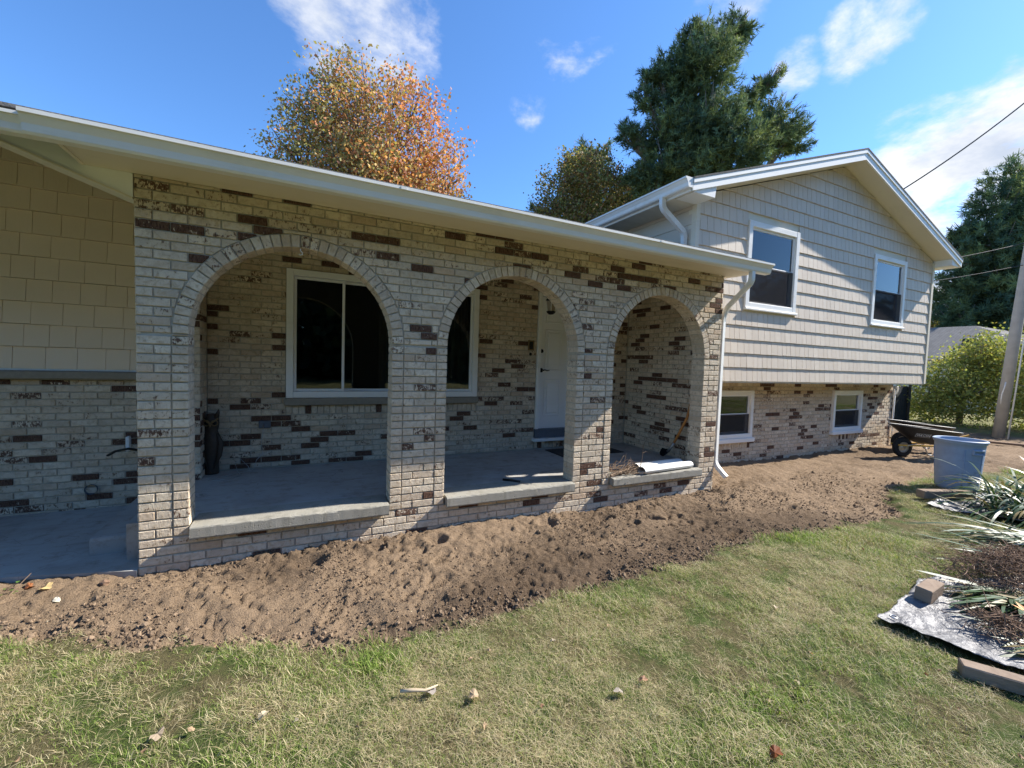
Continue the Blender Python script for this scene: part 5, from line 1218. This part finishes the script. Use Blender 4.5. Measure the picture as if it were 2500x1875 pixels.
def limbs(base, blobs, r0, r_, lead=3, twigs=None, ht=None):
    """tapered trunk with leaders and limbs reaching into every clump"""
    b = MB(); top = max(B[2] for B in blobs); base = Vector(base); cxy = np.average(np.array(blobs)[:, :2], axis=0, weights=np.array(blobs)[:, 3]**2)
    cx = Vector((cxy[0], cxy[1], 0)); zlow = min(B[2]-B[3] for B in blobs)
    fork = base.z+max(1.2, (zlow-base.z)*.8); axis_ = [base+Vector((0, 0, -.3)), base+Vector((0, 0, (fork-base.z)*.5)), Vector((base.x*.6+cx.x*.4, base.y*.6+cx.y*.4, fork))]
    nseg = 7; P0 = axis_[-1]; tip = Vector((cx.x, cx.y, top))
    for i in range(1, nseg+1): axis_.append(P0.lerp(tip, i/nseg)+Vector((r_.normal(0, .12), r_.normal(0, .12), 0)))
    rad = [r0*1.25, r0]+[r0*.85*(1-.92*i/(nseg)) for i in range(nseg+1)]; b.tube(axis_, rad, 9)
    for B in blobs:
        e = Vector(B[:3]); zst = max(fork*.9, e.z-(.9*math.hypot(e.x-cx.x, e.y-cx.y)+.8)); t = min(.95, max(0, (zst-P0.z)/max(.1, tip.z-P0.z))); s = P0.lerp(tip, t); m_ = s.lerp(e, .5)+Vector((0, 0, -.12*(e-s).length)); rr = max(.02, r0*.5*(1-t))
        b.tube([s, s.lerp(m_, .5)+Vector((0, 0, -.03)), m_, e], [rr, rr*.75, rr*.5, rr*.2], 6)
        for j in range(10):
            dd = Vector(r_.normal(size=3)); dd.z = abs(dd.z)+.4; dd.normalize(); q = e+dd*B[3]*r_.uniform(.6, 1.0); s2 = m_.lerp(e, r_.uniform(.2, 1)); b.tube([s2, s2.lerp(q, .5)+Vector((0, 0, -.05)), q], [rr*.40, rr*.26, .010], 5)
    return b
def tree(name, blobs, base, r0, cloud, label, seed, cat='tree', leafmat='leaf', group=None):
    r_ = np.random.default_rng(seed); e = empty(name, base, label=label, cat=cat, group=group)
    V, F, T, c = cloud(r_); adopt(put(bpy.data.objects.new('crown', npmesh('crown', V, F, leafmat, T))), e)
    adopt(limbs(base, blobs, r0, r_).obj('trunk', 'bark', smooth=True), e); return e
MAPLE = [(2.74, 18.19, 15.6, .5), (1.97, 18.37, 14.26, 1.15), (3.42, 18.49, 14.3, 1.44), (5.2, 17.22, 14.3, .87), (5.39, 16.19, 12.48, 1.63), (1.31, 18.82, 12.64, 1.54), (3.21, 17.93, 12.17, 2.02), (.56, 18.65, 10.72, 1.44), (6.68, 16.61, 11.42, 1.44), (4.46, 16.32, 9.88, 2.12), (2.35, 18.02, 10.05, 2.12), (.12, 19.38, 9.78, .96), (7.1, 15.87, 9.81, .96), (3.44, 17.93, 8.45, 2.6), (6.13, 16.9, 8.43, 2.12), (.99, 19.94, 8.6, 2.12), (4.2, 19.8, 11.5, 1.9), (2.6, 20.0, 12.6, 1.5), (5.6, 18.8, 10.2, 1.9)]
def col_maple(C, r_):
    n = len(C); u = np.clip((C[:, 0]-3.9)/2.6+.25*r_.normal(size=n), -1, 1); red = np.clip((C[:, 2]-9.5)/5, 0, 1)*np.clip(u, 0, 1); k = r_.uniform(size=n)
    g = np.array((.33, .30, .12)); y = np.array((.60, .41, .17)); o = np.array((.60, .29, .14)); rd = np.array((.50, .15, .12))
    c = np.where((k < .40-.30*u)[:, None], g, np.where((k < .74-.35*red-.15*u)[:, None], y, o)); c = np.where((r_.uniform(size=n) < .12+.6*red)[:, None], rd*.4+o*.6, c)
    return c*r_.uniform(.6, 1.3, (n, 1))
tree('maple_tree', MAPLE, (4.0, 17.6, 0), .34, lambda r_: leaf_cloud(MAPLE, 46000, .14, col_maple, r_, .45, sub=20, spread=.26), 'autumn maple with gold and red leaves rising behind the porch roof', 1)
PINE = [(20.78, 14.26, 21.16, .37), (20.62, 14.56, 20.24, 1.11), (22.58, 13.73, 20.61, 1.34), (23.01, 13.09, 20.88, .65), (20.63, 13.16, 18.17, 1.96), (20.27, 15.22, 18.95, 1.43), (18.51, 15.1, 18.02, .78), (18.13, 15.22, 16.7, .83), (20.81, 15.07, 17.3, 2.19), (19.53, 14.79, 14.86, 2.03), (17.21, 15.73, 15.03, .65), (18.02, 15.61, 14.62, .92), (20.82, 12.92, 15.1, 2.03), (24.39, 12.55, 17.85, .69), (25.02, 12.06, 18.55, .46), (23.19, 12.56, 16.88, .78), (24.93, 12.31, 15.43, 1.85), (26.26, 11.78, 15.12, .97), (22.15, 12.49, 13.69, 2.31), (19.19, 14.88, 13.01, 1.52), (20.53, 13.52, 13.22, 2.19), (18.37, 15.35, 12.55, 1.15), (22.4, 15.5, 16.5, 2.0), (23, 15.5, 13.5, 2.3)]
def col_pine(C, r_):
    n = len(C); g = np.array((.17, .21, .085)); bl = np.array((.085, .14, .10)); k = r_.uniform(size=(n, 1)); return (g*k+bl*(1-k))*r_.uniform(.7, 1.45, (n, 1))
tree('pine_tree', PINE, (21.2, 14.3, 0), .38, lambda r_: fir_cloud([(x, y, z-.3, r*.76) for x, y, z, r in PINE], 18000, .29, col_pine, r_, .6), 'tall dark green pine towering behind the gable roof', 2, leafmat='needle')
BROWN = [(16.07, 18.81, 13.4, 1.4), (16.88, 17.63, 13.4, 1.3), (15.54, 19.26, 12.02, 1.75), (17.33, 18.09, 11.98, 2.0), (14.42, 19.32, 11.2, .95), (18.52, 17.48, 13.01, .75), (16.2, 18.8, 10, 2.2), (18.2, 18.5, 10, 1.8)]
def col_brown(C, r_):
    n = len(C); k = r_.uniform(size=(n, 1)); return np.where(k < .55, np.array([(.20, .21, .075)]), np.where(k < .8, np.array([(.27, .17, .10)]), np.array([(.30, .24, .11)])))*r_.uniform(.6, 1.3, (n, 1))
tree('bushy_tree', BROWN, (16.4, 18.5, 0), .22, lambda r_: leaf_cloud(BROWN, 17000, .16, col_brown, r_, .5, sub=14, spread=.24), 'olive-brown bushy tree between the maple and the big pine', 3)
P2 = [(19.37, 22.59, 17.3, .6), (20.75, 22.09, 17.5, .42), (18.5, 23.24, 16.5, .54), (19.59, 22.3, 16.2, 1.1), (19.4, 22.5, 14.5, 1.7), (19.5, 22.5, 12.5, 2.0)]
tree('pine_tree', P2, (19.5, 22.5, 0), .25, lambda r_: fir_cloud(P2, 2600, .36, col_pine, r_, .6), 'pine tip showing just above the olive-brown tree', 4, leafmat='needle')
P3 = [(21.18, 19.81, 13.4, 1.34), (19.65, 19.8, 12.18, 1.39), (21.64, 18.45, 12.41, 1.39), (20.8, 19.5, 10.5, 2.0)]
tree('pine_tree', P3, (20.9, 19.4, 0), .22, lambda r_: fir_cloud(P3, 2600, .33, col_pine, r_, .6), 'low dark pine wedged between olive-brown tree and big pine', 5, leafmat='needle')
P4 = [(15.23, 22.11, 11.9, .5), (15.3, 22.2, 10.6, 1.0), (15.3, 22.2, 9, 1.3)]
tree('pine_tree', P4, (15.3, 22.2, 0), .16, lambda r_: fir_cloud(P4, 900, .33, col_pine, r_, .6), 'small pine top left of the olive-brown tree', 6, leafmat='needle')
RP = [(46.16, 8.58, 15.66, 1.3), (44.52, 8.61, 13.65, 1.59), (43.16, 9.93, 12.09, .92), (43.96, 8.47, 10.72, 2.45), (46.53, 8.06, 12.15, 2.31), (42.48, 9.74, 10.8, .58), (44.4, 9.02, 8.05, 2.45), (44.52, 7.63, 7.31, 2.88), (41.93, 9.36, 5.86, 1.21), (46.27, 8.35, 5.23, 2.6), (49.38, 7.42, 12.45, 3.17), (48.52, 6.96, 8.19, 3.46), (48.72, 7.85, 15.65, 1.73), (47.5, 9.5, 10, 3.0), (46, 10, 7, 3)]
tree('pine_tree', RP, (46.5, 8.3, 0), .45, lambda r_: fir_cloud(RP, 13000, .42, col_pine, r_, .6), 'large dark pine at the right edge behind the utility pole', 7, leafmat='needle')
RD = [(46.07, 12.83, 5.42, 1.5), (48.33, 12.58, 4.89, 1.8), (45.66, 13.1, 4.44, 1.2), (47, 13, 3.4, 2.2)]
tree('round_tree', RD, (47, 13, 0), .2, lambda r_: leaf_cloud(RD, 6000, .26, col_brown, r_, .5, spread=.3), 'small olive tree beyond the neighbouring roof', 8)
# hedge shrubs by the pole
def col_hedge(C, r_):
    n = len(C); k = r_.uniform(size=(n, 1)); return np.where(k < .7, np.array([(.27, .31, .09)]), np.where(k < .9, np.array([(.42, .42, .13)]), np.array([(.42, .36, .10)])))*r_.uniform(.55, 1.35, (n, 1))
SH1 = [(20.6, 3.0, .9, .95), (21.3, 2.5, 1.7, .9), (21.4, 2.0, 2.4, .75), (20.6, 2.2, .9, 1.0), (21.8, 1.6, 1.5, 1.2), (20.9, 3.5, .5, .6), (22, 2.2, 2.1, .9)]
SH2 = [(20.8, .5, 1.2, 1.1), (21.2, .9, 2.3, .95), (21.8, -.4, 1.6, 1.4), (21.6, .3, 2.7, .75), (22.5, -1.4, 1.4, 1.4), (22, .6, .8, 1.2), (21.2, -.5, .6, .9)]
tree('hedge_shrub', SH1, (21.2, 2.4, 0), .08, lambda r_: leaf_cloud(SH1, 17000, .085, col_hedge, r_, .5, spread=.12), 'yellow-green shrub left of the utility pole', 9, cat='shrub')
tree('hedge_shrub', SH2, (21.6, .1, 0), .08, lambda r_: leaf_cloud(SH2, 19000, .085, col_hedge, r_, .5, spread=.12), 'yellow-green shrub right of the utility pole', 10, cat='shrub')
# wood across the street, seen only mirrored in the window panes
r_ = np.random.default_rng(77); BT = []
for i in range(36):
    x = -30+i*2.7+r_.uniform(-1.2, 1.2); y = -27+r_.uniform(-3, 3)
    for k in range(6): BT.append((x+r_.normal(0, 1.4), y+r_.normal(0, 1.4), 1.0+k*r_.uniform(1.2, 2.1), r_.uniform(1.6, 2.8)))
V, F, T, c = leaf_cloud(BT, 80000, .75, lambda C, q: col_pine(C, q)*.6, r_, .4, spread=.6)
put(bpy.data.objects.new('far_wood', npmesh('far_wood', V, F, 'leaf', T)), label='wood across the street, mirrored in the windows', cat='wood', kind='stuff')
